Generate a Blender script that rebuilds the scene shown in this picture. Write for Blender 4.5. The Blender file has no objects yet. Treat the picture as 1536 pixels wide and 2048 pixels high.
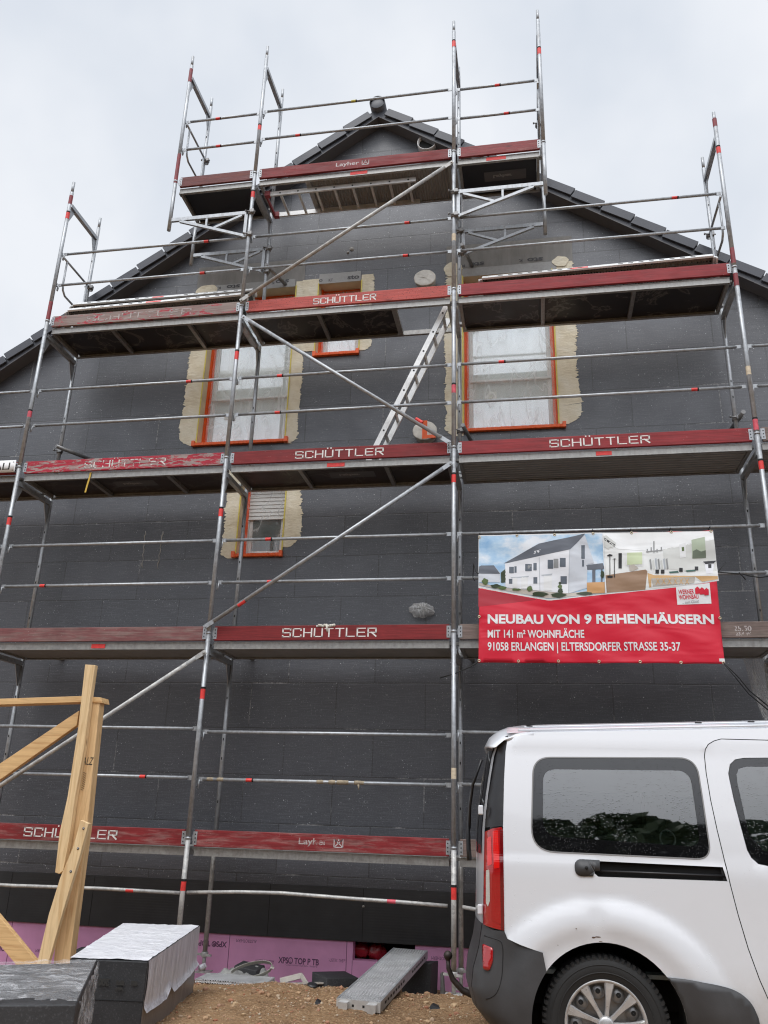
import bpy, bmesh, math, random
from mathutils import Vector, Matrix, noise as mnoise
from mathutils.geometry import delaunay_2d_cdt
random.seed(7)
PI = math.pi
R = math.radians
scene = bpy.context.scene
COL = scene.collection

# ------------------------------------------------------------------ camera
CAM = Vector((0.78162, -8.16493, 0.30745))
AX, AZ, AR, FPX = 1.91501976, 0.18445964, 0.0302256, 1661.5676
MCAM = Matrix.Rotation(AZ, 3, 'Z') @ Matrix.Rotation(AX, 3, 'X') @ Matrix.Rotation(AR, 3, 'Z')
cd = bpy.data.cameras.new('camera')
cam = bpy.data.objects.new('camera', cd)
COL.objects.link(cam)
cam.matrix_world = Matrix.Translation(CAM) @ MCAM.to_4x4()
cd.sensor_fit = 'VERTICAL'; cd.sensor_height = 36.0; cd.sensor_width = 27.0
cd.lens = FPX / 2048 * 36.0
cd.clip_start = 0.05; cd.clip_end = 2000
scene.camera = cam

def ray(x, y):
    return MCAM @ Vector(((x - 768) / FPX, (1024 - y) / FPX, -1))
def PY(x, y, Y):            # surveyed photo point on the plane Y
    d = ray(x, y); return CAM + d * ((Y - CAM.y) / d.y)
def PZ(x, y, Z):
    d = ray(x, y); return CAM + d * ((Z - CAM.z) / d.z)
def PD(x, y, D):
    return CAM + ray(x, y) * D
def ZL(k):                  # joint height of scaffold level k
    return 2.0 * (k - 1)

# ------------------------------------------------------------------ mesh helper
class MB:
    def __init__(s): s.v = []; s.f = []; s.sm = []; s.mi = []; s.cur = 0
    def add(s, verts, faces, smooth=False):
        b = len(s.v); s.v += [Vector(v) for v in verts]
        for f in faces:
            s.f.append([b + i for i in f]); s.sm.append(smooth); s.mi.append(s.cur)
        return s
    def box(s, c, size, rot=None):
        hx, hy, hz = size[0] / 2, size[1] / 2, size[2] / 2
        c = Vector(c)
        vs = []
        for x in (-hx, hx):
            for y in (-hy, hy):
                for z in (-hz, hz):
                    v = Vector((x, y, z)); vs.append(c + (rot @ v if rot else v))
        return s.add(vs, [(0,1,3,2),(4,6,7,5),(0,4,5,1),(2,3,7,6),(0,2,6,4),(1,5,7,3)])
    def box2(s, a, b):
        return s.box([(a[i] + b[i]) / 2 for i in range(3)], [abs(b[i] - a[i]) for i in range(3)])
    def hexa(s, bot, top):   # 4 bottom points, 4 top points, same winding
        return s.add(list(bot) + list(top), [(3,2,1,0),(4,5,6,7),(0,1,5,4),(1,2,6,5),(2,3,7,6),(3,0,4,7)])
    def bar(s, a, b, w, h, up=(0,0,1)):  # rectangular bar a->b, w sideways, h along up
        a, b = Vector(a), Vector(b); d = (b - a); L = d.length; d.normalize()
        u = Vector(up); u = (u - d * u.dot(d)).normalized(); n = d.cross(u)
        m = Matrix((d, n, u)).transposed()
        return s.box((a + b) / 2, (L, w, h), m)
    def tube(s, pts, r, seg=12, caps=True, hollow=False):
        pts = [Vector(p) for p in pts]; n = len(pts)
        if not isinstance(r, (list, tuple)): r = [r] * n
        vs = []; prev = None
        for i, p in enumerate(pts):
            t = (pts[min(i + 1, n - 1)] - pts[max(i - 1, 0)]).normalized()
            if prev is None:
                a = Vector((0, 0, 1)) if abs(t.z) < .9 else Vector((1, 0, 0))
                u = t.cross(a).normalized()
            else:
                u = (prev - t * prev.dot(t)).normalized()
            prev = u; w = t.cross(u)
            for k in range(seg):
                an = 2 * PI * k / seg
                vs.append(p + (u * math.cos(an) + w * math.sin(an)) * r[i])
        fs = []
        for i in range(n - 1):
            for k in range(seg):
                k2 = (k + 1) % seg
                fs.append((i*seg + k, i*seg + k2, (i+1)*seg + k2, (i+1)*seg + k))
        s.add(vs, fs, True)
        if caps:
            b = len(s.v) - len(vs)
            s.f.append([b + k for k in range(seg)][::-1]); s.sm.append(False); s.mi.append(s.cur)
            s.f.append([b + (n-1)*seg + k for k in range(seg)]); s.sm.append(False); s.mi.append(s.cur)
        return s
    def lathe(s, prof, c, axis, seg=32, smooth=True):  # prof: (r, h) along axis from c
        ax = Vector(axis).normalized(); c = Vector(c)
        a = Vector((0, 0, 1)) if abs(ax.z) < .9 else Vector((1, 0, 0))
        u = ax.cross(a).normalized(); w = ax.cross(u)
        vs = []
        for (r, h) in prof:
            for k in range(seg):
                an = 2 * PI * k / seg
                vs.append(c + ax * h + (u * math.cos(an) + w * math.sin(an)) * r)
        fs = []
        for i in range(len(prof) - 1):
            for k in range(seg):
                k2 = (k + 1) % seg
                fs.append((i*seg + k, i*seg + k2, (i+1)*seg + k2, (i+1)*seg + k))
        return s.add(vs, fs, smooth)
    def poly(s, pts): return s.add(pts, [tuple(range(len(pts)))])
    def prism(s, pts, off):
        n = len(pts); off = Vector(off); a = [Vector(p) for p in pts]
        fs = [tuple(range(n))[::-1], tuple(range(n, 2*n))]
        fs += [(i, (i+1) % n, n + (i+1) % n, n + i) for i in range(n)]
        return s.add(a + [p + off for p in a], fs)

WORLD = {}
def islands(mb):      # separate the loose pieces of a mesh helper
    par = list(range(len(mb.v)))
    def find(i):
        while par[i] != i: par[i] = par[par[i]]; i = par[i]
        return i
    for f in mb.f:
        r = find(f[0])
        for i in f[1:]: par[find(i)] = r
    out = {}
    for f, sm, mi in zip(mb.f, mb.sm, mb.mi): out.setdefault(find(f[0]), []).append((f, sm, mi))
    res = []
    for fs in out.values():
        m = MB(); mp = {}
        for f, sm, mi in fs:
            for i in f:
                if i not in mp: mp[i] = len(m.v); m.v.append(mb.v[i])
            m.f.append([mp[i] for i in f]); m.sm.append(sm); m.mi.append(mi)
        res.append(m)
    return res
def objs(name, mb, mats, parent=None, origin=None, **k):
    return [obj(name, m, mats, parent, origin, **k) for m in islands(mb)]
def clean_origin(mb):
    xs = [v.x for v in mb.v]; ys = [v.y for v in mb.v]; zs = [v.z for v in mb.v]
    return Vector(((min(xs)+max(xs))/2, (min(ys)+max(ys))/2, min(zs)))
def obj(name, mb, mats, parent=None, origin=None, bevel=0, recalc=True):
    if origin is None: origin = WORLD[parent.name] if parent else clean_origin(mb)
    origin = Vector(origin)
    me = bpy.data.meshes.new(name)
    me.from_pydata([v - origin for v in mb.v], [], mb.f)
    for p, sm, mi in zip(me.polygons, mb.sm, mb.mi): p.use_smooth = sm; p.material_index = mi
    if recalc:
        bm = bmesh.new(); bm.from_mesh(me); bmesh.ops.recalc_face_normals(bm, faces=bm.faces[:]); bm.to_mesh(me); bm.free()
    if not isinstance(mats, (list, tuple)): mats = [mats]
    for m in mats: me.materials.append(m)
    o = bpy.data.objects.new(name, me); COL.objects.link(o)
    if parent:
        o.parent = parent; o.location = origin - WORLD[parent.name]
    else: o.location = origin
    WORLD[o.name] = origin
    if bevel:
        b = o.modifiers.new('bevel', 'BEVEL'); b.width = bevel; b.segments = 2; b.limit_method = 'ANGLE'
    return o
def thing(name, label, cat, loc=(0,0,0), group=None):
    o = bpy.data.objects.new(name, None); COL.objects.link(o); o.location = loc
    o.empty_display_size = .1
    WORLD[o.name] = Vector(loc)
    return tag(o, label, cat, group)
def tag(o, label=None, cat=None, group=None, kind=None):
    if label: o['label'] = label
    if cat: o['category'] = cat
    if group: o['group'] = group
    if kind: o['kind'] = kind
    return o
def copy_tree(o, parent=None, delta=(0,0,0)):
    c = o.copy(); COL.objects.link(c)
    if parent is not None: c.parent = parent
    c.location = o.location + Vector(delta)
    for ch in list(o.children): copy_tree(ch, c)
    return c

# flat outline -> fine triangulated sheet, mapped through fn(u,v)->3D
def inside(p, poly):
    x, y = p; r = False; n = len(poly); j = n - 1
    for i in range(n):
        xi, yi = poly[i]; xj, yj = poly[j]
        if (yi > y) != (yj > y) and x < (xj - xi) * (y - yi) / (yj - yi) + xi: r = not r
        j = i
    return r
def sheet(mb, outline, holes, step, fn, smooth=True, grid=True):
    loops = [list(outline)] + [list(h) for h in holes]
    vs = []; es = []; 
    dens = []
    for lp in loops:
        q = []
        for i in range(len(lp)):
            a = lp[i]; b = lp[(i+1) % len(lp)]
            L = math.hypot(b[0]-a[0], b[1]-a[1]); k = max(1, int(math.ceil(L/step)))
            for t in range(k): q.append((a[0]+(b[0]-a[0])*t/k, a[1]+(b[1]-a[1])*t/k))
        dens.append(q)
    for q in dens:
        b0 = len(vs)
        vs += [Vector(p) for p in q]
        es += [(b0+i, b0+(i+1) % len(q)) for i in range(len(q))]
    if grid:
        xs = [p[0] for p in outline]; ys = [p[1] for p in outline]
        allp = [p for q in dens for p in q]
        cell = {}
        for p in allp: cell.setdefault((int(p[0]//step), int(p[1]//step)), []).append(p)
        ny = int((max(ys)-min(ys))/step)+1; nx = int((max(xs)-min(xs))/step)+1
        for iy in range(ny):
            for ix in range(nx):
                p = (min(xs)+(ix+.5+.25*(iy % 2))*step, min(ys)+(iy+.5)*step)
                if not inside(p, outline) or any(inside(p, h) for h in holes): continue
                cx, cy = int(p[0]//step), int(p[1]//step); ok = True
                for a in (-1,0,1):
                    for b in (-1,0,1):
                        for w in cell.get((cx+a, cy+b), ()):
                            if (w[0]-p[0])**2+(w[1]-p[1])**2 < (step*.5)**2: ok = False
                if ok: vs.append(Vector(p))
    ov, oe, of, _, _, _ = delaunay_2d_cdt(vs, es, [], 0, 1e-6)
    fs = []
    for f in of:
        c = sum((ov[i] for i in f), Vector((0, 0))) / len(f)
        e1, e2 = ov[f[1]]-ov[f[0]], ov[f[2]]-ov[f[0]]; e3 = ov[f[2]]-ov[f[1]]
        if abs(e1.x*e2.y-e1.y*e2.x) < .03*max(e1.length_squared, e2.length_squared, e3.length_squared): continue   # slivers along the rim
        if inside(c, dens[0]) and not any(inside(c, h) for h in dens[1:]): fs.append(tuple(f))
    return mb.add([fn(v.x, v.y) for v in ov], fs, smooth)
def thicken(o, t, off=-1):
    m = o.modifiers.new('thickness', 'SOLIDIFY'); m.thickness = t; m.offset = off; return o
def spline(pts, n=6, closed=True):
    q = []; N = len(pts)
    rng = range(N) if closed else range(N-1)
    for i in rng:
        if closed: p0, p1, p2, p3 = pts[(i-1) % N], pts[i], pts[(i+1) % N], pts[(i+2) % N]
        else: p0, p1, p2, p3 = pts[max(i-1,0)], pts[i], pts[i+1], pts[min(i+2,N-1)]
        for k in range(n):
            t = k/n; 
            q.append(tuple(.5*((2*p1[j])+(-p0[j]+p2[j])*t+(2*p0[j]-5*p1[j]+4*p2[j]-p3[j])*t*t+(-p0[j]+3*p1[j]-3*p2[j]+p3[j])*t**3) for j in (0,1)))
    if not closed: q.append(pts[-1])
    return q
def round_poly(pts, r, n=6):   # pts corners, r radius (or list)
    q = []; N = len(pts)
    for i in range(N):
        p = Vector(pts[i]); a = Vector(pts[i-1]) - p; b = Vector(pts[(i+1) % N]) - p
        rr = r[i] if isinstance(r, (list, tuple)) else r
        rr = min(rr, a.length*.48, b.length*.48)
        A = p + a.normalized()*rr; B = p + b.normalized()*rr
        for k in range(n+1):
            t = k/n; m = A*(1-t)**2 + p*2*t*(1-t) + B*t*t; q.append((m.x, m.y))
    return q

# lettering: flat text turned into a thin mesh
def text_mesh(body, size=1, bold=0.0, sx=1.0, space=1.0, extrude=0.0):
    cu = bpy.data.curves.new('lettering', 'FONT'); cu.body = body; cu.size = size
    cu.align_x = 'CENTER'; cu.align_y = 'CENTER'; cu.offset = bold; cu.space_character = space
    cu.extrude = extrude; cu.resolution_u = 4
    o = bpy.data.objects.new('lettering', cu); COL.objects.link(o)
    bpy.context.view_layer.update()
    me = bpy.data.meshes.new_from_object(o.evaluated_get(bpy.context.evaluated_depsgraph_get()))
    vs = [Vector((v.co.x*sx, v.co.y, v.co.z)) for v in me.vertices]; fs = [tuple(p.vertices) for p in me.polygons]
    bpy.data.objects.remove(o); bpy.data.curves.remove(cu); bpy.data.meshes.remove(me)
    return vs, fs
def text_on(mb, body, c, size, right=(1,0,0), up=(0,0,1), bold=0.0, sx=1.0, space=1.0, width=None):
    vs, fs = text_mesh(body, 1, bold/size if size else 0, sx, space)
    xs = [v.x for v in vs]; ys = [v.y for v in vs]
    mx, my = (min(xs)+max(xs))/2, (min(ys)+max(ys))/2
    k = size/ (max(ys)-min(ys)); kx = k
    if width: kx = width/(max(xs)-min(xs))
    c = Vector(c); r = Vector(right); u = Vector(up)
    return mb.add([c + r*((v.x-mx)*kx) + u*((v.y-my)*k) for v in vs], fs)
# square-cut block capitals drawn as strokes (for the boards)
GL = {
 'S': [[(1,.86),(1,1),(0,1),(0,.5),(1,.5),(1,0),(0,0),(0,.14)]],
 'C': [[(1,.8),(1,1),(0,1),(0,0),(1,0),(1,.2)]],
 'H': [[(0,0),(0,1)],[(1,0),(1,1)],[(0,.5),(1,.5)]],
 'Ü': [[(0,1),(0,0),(1,0),(1,1)],[(.27,1.33),(.27,1.36)],[(.73,1.33),(.73,1.36)]],
 'U': [[(0,1),(0,0),(1,0),(1,1)]],
 'T': [[(0,1),(1,1)],[(.5,1),(.5,0)]],
 'L': [[(0,1),(0,0),(1,0)]],
 'E': [[(1,1),(0,1),(0,0),(1,0)],[(0,.5),(.9,.5)]],
 'R': [[(0,0),(0,1),(1,1),(1,.48),(0,.48)],[(.45,.48),(1,0)]],
 'A': [[(0,0),(.5,1),(1,0)],[(.2,.35),(.8,.35)]],
 'B': [[(0,0),(0,1),(.9,1),(.9,.52),(0,.52)],[(.9,.52),(1,.45),(1,0),(0,0)]],
}
def block_text(mb, body, x0, x1, zc, h, Y, w=.014, gap=.38):
    n = len(body); adv = (x1-x0)/(n - gap*0 - .28); lw = adv*.72
    for i, ch in enumerate(body):
        if ch not in GL: continue
        ox = x0 + i*adv
        for k, st in enumerate(GL[ch]):
            for a, b in zip(st[:-1], st[1:]):
                A = Vector((ox + a[0]*lw, Y, zc - h/2 + a[1]*h)); B = Vector((ox + b[0]*lw, Y, zc - h/2 + b[1]*h))
                d = (B-A).normalized()*w/2
                horiz = abs(a[1]-b[1]) < .01
                ww = w*.85 if horiz else w*1.25
                mb.bar(A-d, B+d, .0012 + .0001*k, ww, up=(0,0,1) if horiz else (1,0,0))
    return mb
# ------------------------------------------------------------------ materials
class NT:
    def __init__(s, name):
        s.m = bpy.data.materials.new(name); s.m.use_nodes = True
        s.t = s.m.node_tree; s.t.nodes.clear()
        s.out = s.n('ShaderNodeOutputMaterial'); s.b = s.n('ShaderNodeBsdfPrincipled')
        s.l(s.b.outputs[0], s.out.inputs[0])
    def n(s, typ, **kw):
        nd = s.t.nodes.new(typ)
        for k, v in kw.items():
            if k.startswith('i_'): nd.inputs[k[2:].replace('_', ' ')].default_value = v
            else: setattr(nd, k, v)
        return nd
    def l(s, a, b): s.t.links.new(a, b)
    def set(s, **kw):
        for k, v in kw.items(): s.b.inputs[k.replace('_', ' ')].default_value = v
        return s
    def obj(s, scale=(1,1,1), rnd=0.0):
        tc = s.n('ShaderNodeTexCoord'); mp = s.n('ShaderNodeMapping'); mp.inputs['Scale'].default_value = scale
        s.l(tc.outputs['Object'], mp.inputs[0])
        if rnd:
            oi = s.n('ShaderNodeObjectInfo'); mu = s.n('ShaderNodeMath', operation='MULTIPLY'); mu.inputs[1].default_value = rnd
            s.l(oi.outputs['Random'], mu.inputs[0]); cx = s.n('ShaderNodeCombineXYZ')
            for i in range(3): s.l(mu.outputs[0], cx.inputs[i])
            s.l(cx.outputs[0], mp.inputs['Location'])
        return mp.outputs[0]
    def noise(s, vec, scale=5, detail=4, rough=.55, dist=0):
        nd = s.n('ShaderNodeTexNoise'); nd.inputs['Scale'].default_value = scale; nd.inputs['Detail'].default_value = detail
        nd.inputs['Roughness'].default_value = rough; nd.inputs['Distortion'].default_value = dist
        if vec is not None: s.l(vec, nd.inputs['Vector'])
        return nd.outputs[0]
    def voro(s, vec, scale, feature='F1', out='Distance', rnd=1.0):
        nd = s.n('ShaderNodeTexVoronoi'); nd.feature = feature; nd.inputs['Scale'].default_value = scale
        nd.inputs['Randomness'].default_value = rnd
        s.l(vec, nd.inputs['Vector']); return nd.outputs[out]
    def ramp(s, fac, stops, interp='LINEAR'):
        nd = s.n('ShaderNodeValToRGB'); cr = nd.color_ramp; cr.interpolation = interp
        while len(cr.elements) < len(stops): cr.elements.new(.5)
        for e, (p, c) in zip(cr.elements, stops):
            e.position = p
            if not isinstance(c, (list, tuple)): c = (c, c, c)
            e.color = (*c[:3], 1)
        s.l(fac, nd.inputs[0]); return nd.outputs[0]
    def mix(s, fac, a, b, blend='MIX'):
        nd = s.n('ShaderNodeMix', data_type='RGBA', blend_type=blend)
        for sock, v in ((nd.inputs[0], fac), (nd.inputs[6], a), (nd.inputs[7], b)):
            if hasattr(v, 'is_output'): s.l(v, sock)
            elif isinstance(v, (int, float)): sock.default_value = v if sock is nd.inputs[0] else (v, v, v, 1)
            else: sock.default_value = (*v[:3], 1)
        return nd.outputs[2]
    def math(s, op, a, b=0.0):
        nd = s.n('ShaderNodeMath', operation=op)
        for i, v in enumerate((a, b)):
            if hasattr(v, 'is_output'): s.l(v, nd.inputs[i])
            else: nd.inputs[i].default_value = v
        return nd.outputs[0]
    def col(s, c): 
        if hasattr(c, 'is_output'): s.l(c, s.b.inputs['Base Color'])
        else: s.b.inputs['Base Color'].default_value = (*c[:3], 1)
        return s
    def rough(s, r):
        if hasattr(r, 'is_output'): s.l(r, s.b.inputs['Roughness'])
        else: s.b.inputs['Roughness'].default_value = r
        return s
    def bump(s, h, strength=.3, dist=.01):
        nd = s.n('ShaderNodeBump'); nd.inputs['Strength'].default_value = strength; nd.inputs['Distance'].default_value = dist
        s.l(h, nd.inputs['Height']); s.l(nd.outputs[0], s.b.inputs['Normal']); return s
def lin(r, g, b):
    f = lambda c: c/12.92 if c <= .04045 else ((c+.055)/1.055)**2.4
    return (f(r/255), f(g/255), f(b/255))
def simple(name, c, rough=.6, metal=0.0, var=.15, scale=8, bump=.1, bscale=None, spec=.5, coat=0.0, stretch=(1,1,1), rnd=9.0):
    t = NT(name); v = t.obj(stretch, rnd)
    n1 = t.noise(v, scale, 5, .6)
    c2 = tuple(min(1, x*(1-var)) for x in c); c3 = tuple(min(1, x*(1+var)) for x in c)
    t.col(t.ramp(n1, [(.3, c2), (.7, c3)])).set(Metallic=metal, Specular_IOR_Level=spec, Coat_Weight=coat)
    t.rough(t.ramp(n1, [(.3, max(.02, rough-.08)), (.75, min(1, rough+.08))]))
    if bump: t.bump(t.noise(v, bscale or scale*5, 3), bump, .005)
    return t.m

# galvanised tube
def galv(name, base, dirt=.3, splash=0.0):
    t = NT(name); v = t.obj((1,1,1), 13.0)
    a = t.noise(v, 22, 6, .65); b = t.noise(t.obj((14,14,3), 7.0), 2.2, 4, .6)
    c = t.ramp(a, [(.3, tuple(x*.72 for x in base)), (.55, base), (.75, tuple(min(1, x*1.22) for x in base))])
    d = t.ramp(b, [(.5, 0), (.72, dirt)])
    c = t.mix(d, c, (.23, .21, .19))
    if splash:
        w = t.ramp(t.noise(t.obj((1,1,1), 5.0), 9, 8, .75, .4), [(.5, 0), (.56, splash)])
        c = t.mix(w, c, (.56, .55, .52))
        t.set(Metallic=.15)
    else: t.set(Metallic=.55)
    t.col(c).rough(t.ramp(a, [(.3, .34), (.75, .56)])).set(Specular_IOR_Level=.5)
    t.bump(a, .12, .003)
    return t.m
M = {}
M['galv'] = galv('galvanised steel', (.41, .43, .45), .45)
M['galv_dark'] = galv('dull galvanised steel', (.28, .28, .28), .6)
M['galv_old'] = galv('mortar splashed steel', (.42, .42, .41), .45, .8)
M['steel_beam'] = galv('deck beam aluminium', (.36, .355, .34), .5)
M['alu'] = simple('ladder aluminium', (.62, .62, .61), .42, .5, .12, 14, .05)
M['hole'] = simple('dark hole', (.008, .008, .008), .8, 0, .1, 8, 0)
M['redtape'] = simple('red marking tape', lin(222, 62, 58), .5, 0, .18, 30, .05)
M['pinktape'] = simple('faded pink marking tape', lin(206, 84, 98), .55, 0, .25, 30, .05)
M['creamtape'] = simple('faded cream tape', lin(205, 190, 165), .6, 0, .2, 30, .05)
M['redpaint'] = simple('red painted tube', lin(132, 52, 58), .55, 0, .3, 20, .1)
M['yellowtape'] = simple('yellow tape', lin(182, 172, 70), .5, 0, .15, 25, .05)

def board(name, paint, wear, under, dark=.0, pock=0.0, flake=False):
    """painted softwood plank: long grain, knots, scuffed to the under colour"""
    t = NT(name); v = t.obj((1.2, 6, 14), 17.0); v2 = t.obj((1,1,1), 11.0)
    grain = t.noise(t.obj((1.0, 9, 26), 17.0), 3.0, 6, .62, .7)
    knot = t.voro(t.obj((1.6, 1.6, 4.2), 17.0), 1.3)
    pc = t.ramp(grain, [(.28, tuple(x*.62 for x in paint)), (.5, paint), (.74, tuple(min(1, x*1.35) for x in paint))])
    pc = t.mix(t.ramp(knot, [(.03, .75), (.12, 0)]), pc, tuple(x*.35 for x in paint))
    uc = t.ramp(grain, [(.25, tuple(x*.6 for x in under)), (.5, under), (.75, tuple(min(1, x*1.3) for x in under))])
    if flake:
        wn = t.noise(t.obj((2.2, 5, 9), 17.0), 2.6, 9, .72, .6); k = .62-.3*wear
        w = t.ramp(wn, [(k, 0), (k+.03, 1)])
    else:
        wn = t.noise(t.obj((1.4, 6, 10), 17.0), 2.1, 8, .7, .4); k = .78-.5*wear
        w = t.ramp(wn, [(k-.1, 0), (k+.18, .92)])
    c = t.mix(w, pc, uc)
    if pock:
        pk = t.voro(v2, 42); c = t.mix(t.ramp(pk, [(.16, pock), (.26, 0)]), c, tuple(x*.3 for x in paint))
    dr = t.ramp(t.noise(v2, 3.2, 6, .7), [(.45, 0), (.75, .45)]); c = t.mix(dr, c, tuple(x*.45 for x in paint))
    sp = t.ramp(t.voro(v2, 38), [(.07, 1), (.12, 0)]); sg = t.ramp(t.noise(v2, 5, 3), [(.56, 0), (.62, .75)])
    c = t.mix(t.math('MULTIPLY', sp, sg), c, (.46, .43, .39))      # mortar splashes
    t.col(c).rough(t.ramp(wn, [(.35, .42), (.7, .75)])).set(Specular_IOR_Level=.35)
    t.bump(grain, .35, .004)
    return t.m
RED = lin(122, 36, 40)
M['b_dark'] = board('dark red board', lin(124, 36, 38), .12, lin(150, 110, 105))
M['b_red'] = board('red board', lin(140, 44, 48), .15, lin(150, 100, 98))
M['b_scuff'] = board('scuffed red board', lin(130, 42, 45), .40, lin(158, 128, 122))
M['b_salmon'] = board('salmon red board', lin(178, 78, 70), .2, lin(150, 95, 88), pock=.85)
M['b_flake'] = board('flaking crimson board', lin(168, 34, 54), .40, lin(158, 142, 138), flake=True)
M['b_bare'] = board('bare grey board with red flakes', lin(168, 40, 56), .66, lin(140, 124, 118), flake=True)
M['b_grey'] = board('weathered reddish grey board', lin(122, 76, 76), .5, lin(134, 118, 112))
M['b_wood'] = board('weathered grey board', lin(116, 100, 94), .4, lin(140, 128, 118))
M['b_brown'] = board('weathered brown red board', lin(104, 48, 46), .4, lin(134, 92, 82))
def worn_paint(name, c, keep, alpha=1.0):
    t = NT(name); w = t.noise(t.obj((1,1,1), 0), 16, 8, .7)
    t.col(t.mix(t.ramp(t.noise(t.obj(), 40, 3), [(.3, 0), (.7, 1)]), c, tuple(x*.86 for x in c))).set(Roughness=.6)
    t.l(t.ramp(w, [(keep, 0), (keep+.05, alpha)]), t.b.inputs['Alpha'])
    return t.m
M['white_letter'] = worn_paint('white stencil paint', (.78, .76, .73), .18)
M['white_worn'] = worn_paint('worn white stencil paint', (.72, .68, .66), .46)
M['white_ghost'] = worn_paint('ghost of white stencil paint', (.62, .56, .54), .45, .7)
M['pale_print'] = worn_paint('pale print', (.62, .56, .56), .15, .9)
M['label_print'] = worn_paint('grey label print', (.30, .30, .30), .3, .9)

def eps():
    t = NT('grey insulation boards')
    tc = t.n('ShaderNodeTexCoord'); sp = t.n('ShaderNodeSeparateXYZ'); t.l(tc.outputs['Object'], sp.inputs[0])
    cb = t.n('ShaderNodeCombineXYZ')
    t.l(t.math('ADD', sp.outputs[0], 40.82), cb.inputs[0]); t.l(t.math('ADD', sp.outputs[2], 20.456), cb.inputs[1])
    w = t.n('ShaderNodeVectorMath', operation='ADD'); t.l(cb.outputs[0], w.inputs[0])
    wn = t.n('ShaderNodeTexNoise'); wn.inputs['Scale'].default_value = 1.2; t.l(cb.outputs[0], wn.inputs['Vector'])
    ws = t.n('ShaderNodeVectorMath', operation='SCALE'); t.l(wn.outputs['Color'], ws.inputs[0]); ws.inputs['Scale'].default_value = .02
    t.l(ws.outputs[0], w.inputs[1])
    br = t.n('ShaderNodeTexBrick'); br.offset = .43; br.squash = 1.0; br.offset_frequency = 2
    for k, v in (('Scale', 1), ('Mortar Size', .0072), ('Mortar Smooth', .2), ('Bias', 0), ('Brick Width', 1.0), ('Row Height', .5)): br.inputs[k].default_value = v
    br.inputs['Color1'].default_value = (.031, .0335, .042, 1); br.inputs['Color2'].default_value = (.054, .058, .071, 1)
    br.inputs['Mortar'].default_value = (.006, .006, .007, 1)
    t.l(w.outputs[0], br.inputs['Vector'])
    v = tc.outputs['Object']
    big = t.noise(v, .9, 4, .6)
    c = t.mix(t.ramp(big, [(.35, 0), (.7, .5)]), br.outputs[0], (.058, .062, .076), 'MIX')
    # rasp marks
    mp = t.n('ShaderNodeMapping'); mp.inputs['Scale'].default_value = (2.2, 1, 85); t.l(v, mp.inputs[0])
    rasp = t.noise(mp.outputs[0], 2.0, 5, .65)
    c = t.mix(t.ramp(rasp, [(.50, 0), (.72, .5)]), c, (.17, .177, .195))
    fine = t.noise(v, 62, 3, .75); c = t.mix(t.ramp(fine, [(.54, 0), (.70, .42)]), c, (.22, .228, .245))
    # foam-filled joints, pale, only some of them
    pale = t.math('MULTIPLY', br.outputs['Fac'], t.ramp(t.noise(v, 1.35, 3, .5), [(.57, 0), (.61, .6)]))
    pale = t.math('MULTIPLY', pale, t.ramp(t.noise(v, 34, 3, .6), [(.40, .1), (.60, 1)]))
    c = t.mix(pale, c, (.40, .40, .40))
    # white beads stuck on the wet surface
    for sc, th, den, s in ((24, .13, .58, .8), (44, .17, .56, .55), (9, .055, .46, 1.0), (14, .075, .56, 1.0)):
        d = t.voro(v, sc); k = t.ramp(d, [(th*.6, 1), (th, 0)])
        g = t.ramp(t.noise(v, sc*.11, 3, .6), [(den-.06, 0), (den+.03, s)])
        c = t.mix(t.math('MULTIPLY', k, g), c, (.52, .54, .56))
    # dirty smears
    sm = t.ramp(t.noise(v, 4.2, 8, .72, .8), [(.66, 0), (.72, .16)]); c = t.mix(sm, c, (.3, .3, .3))
    t.col(c).set(Specular_IOR_Level=1.0)
    t.rough(t.ramp(t.noise(v, 2.3, 4), [(.3, .40), (.7, .56)]))
    h = t.math('ADD', t.math('MULTIPLY', rasp, .5), t.math('MULTIPLY', fine, .35))
    h = t.math('SUBTRACT', h, t.math('MULTIPLY', br.outputs['Fac'], 1.2))
    t.bump(h, .35, .006)
    return t.m
M['eps'] = eps()
def eps_ribbed():
    t = NT('ribbed dark insulation board'); v = t.obj()
    br = t.n('ShaderNodeTexWave'); br.wave_type = 'BANDS'; br.bands_direction = 'Z'; br.inputs['Scale'].default_value = 12; t.l(v, br.inputs['Vector'])
    n = t.noise(v, 3, 5); c = t.ramp(n, [(.3, (.022, .023, .025)), (.7, (.036, .037, .04))])
    k = t.ramp(t.voro(v, 22), [(.06, 1), (.1, 0)]); g = t.ramp(t.noise(v, 3.1, 3), [(.6, 0), (.64, .6)])
    c = t.mix(t.math('MULTIPLY', k, g), c, (.4, .4, .4))
    t.col(c).set(Roughness=.55); t.bump(br.outputs[1], .14, .003); return t.m
M['eps_ribbed'] = eps_ribbed()
M['seam'] = simple('board joint', (.010, .010, .011), .9, 0, .1, 5, 0)
def foam_block():
    t = NT('dark foam block'); v = t.obj((1,1,1), 5); n = t.noise(v, 3, 5)
    c = t.ramp(n, [(.3, (.024, .025, .027)), (.7, (.040, .041, .044))])
    c = t.mix(t.ramp(t.noise(v, 90, 2), [(.56, 0), (.72, .35)]), c, (.13, .13, .14))
    k = t.ramp(t.voro(v, 34), [(.06, 1), (.1, 0)]); g = t.ramp(t.noise(v, 4.1, 3), [(.58, 0), (.62, .7)])
    c = t.mix(t.math('MULTIPLY', k, g), c, (.45, .45, .46))
    t.col(c).set(Roughness=.6); t.bump(t.noise(v, 70, 3), .4, .004); return t.m
M['foam'] = foam_block()
M['xps'] = simple('pink foam plinth', lin(224, 160, 202), .7, 0, .12, 2.2, .08, 60)
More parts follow.
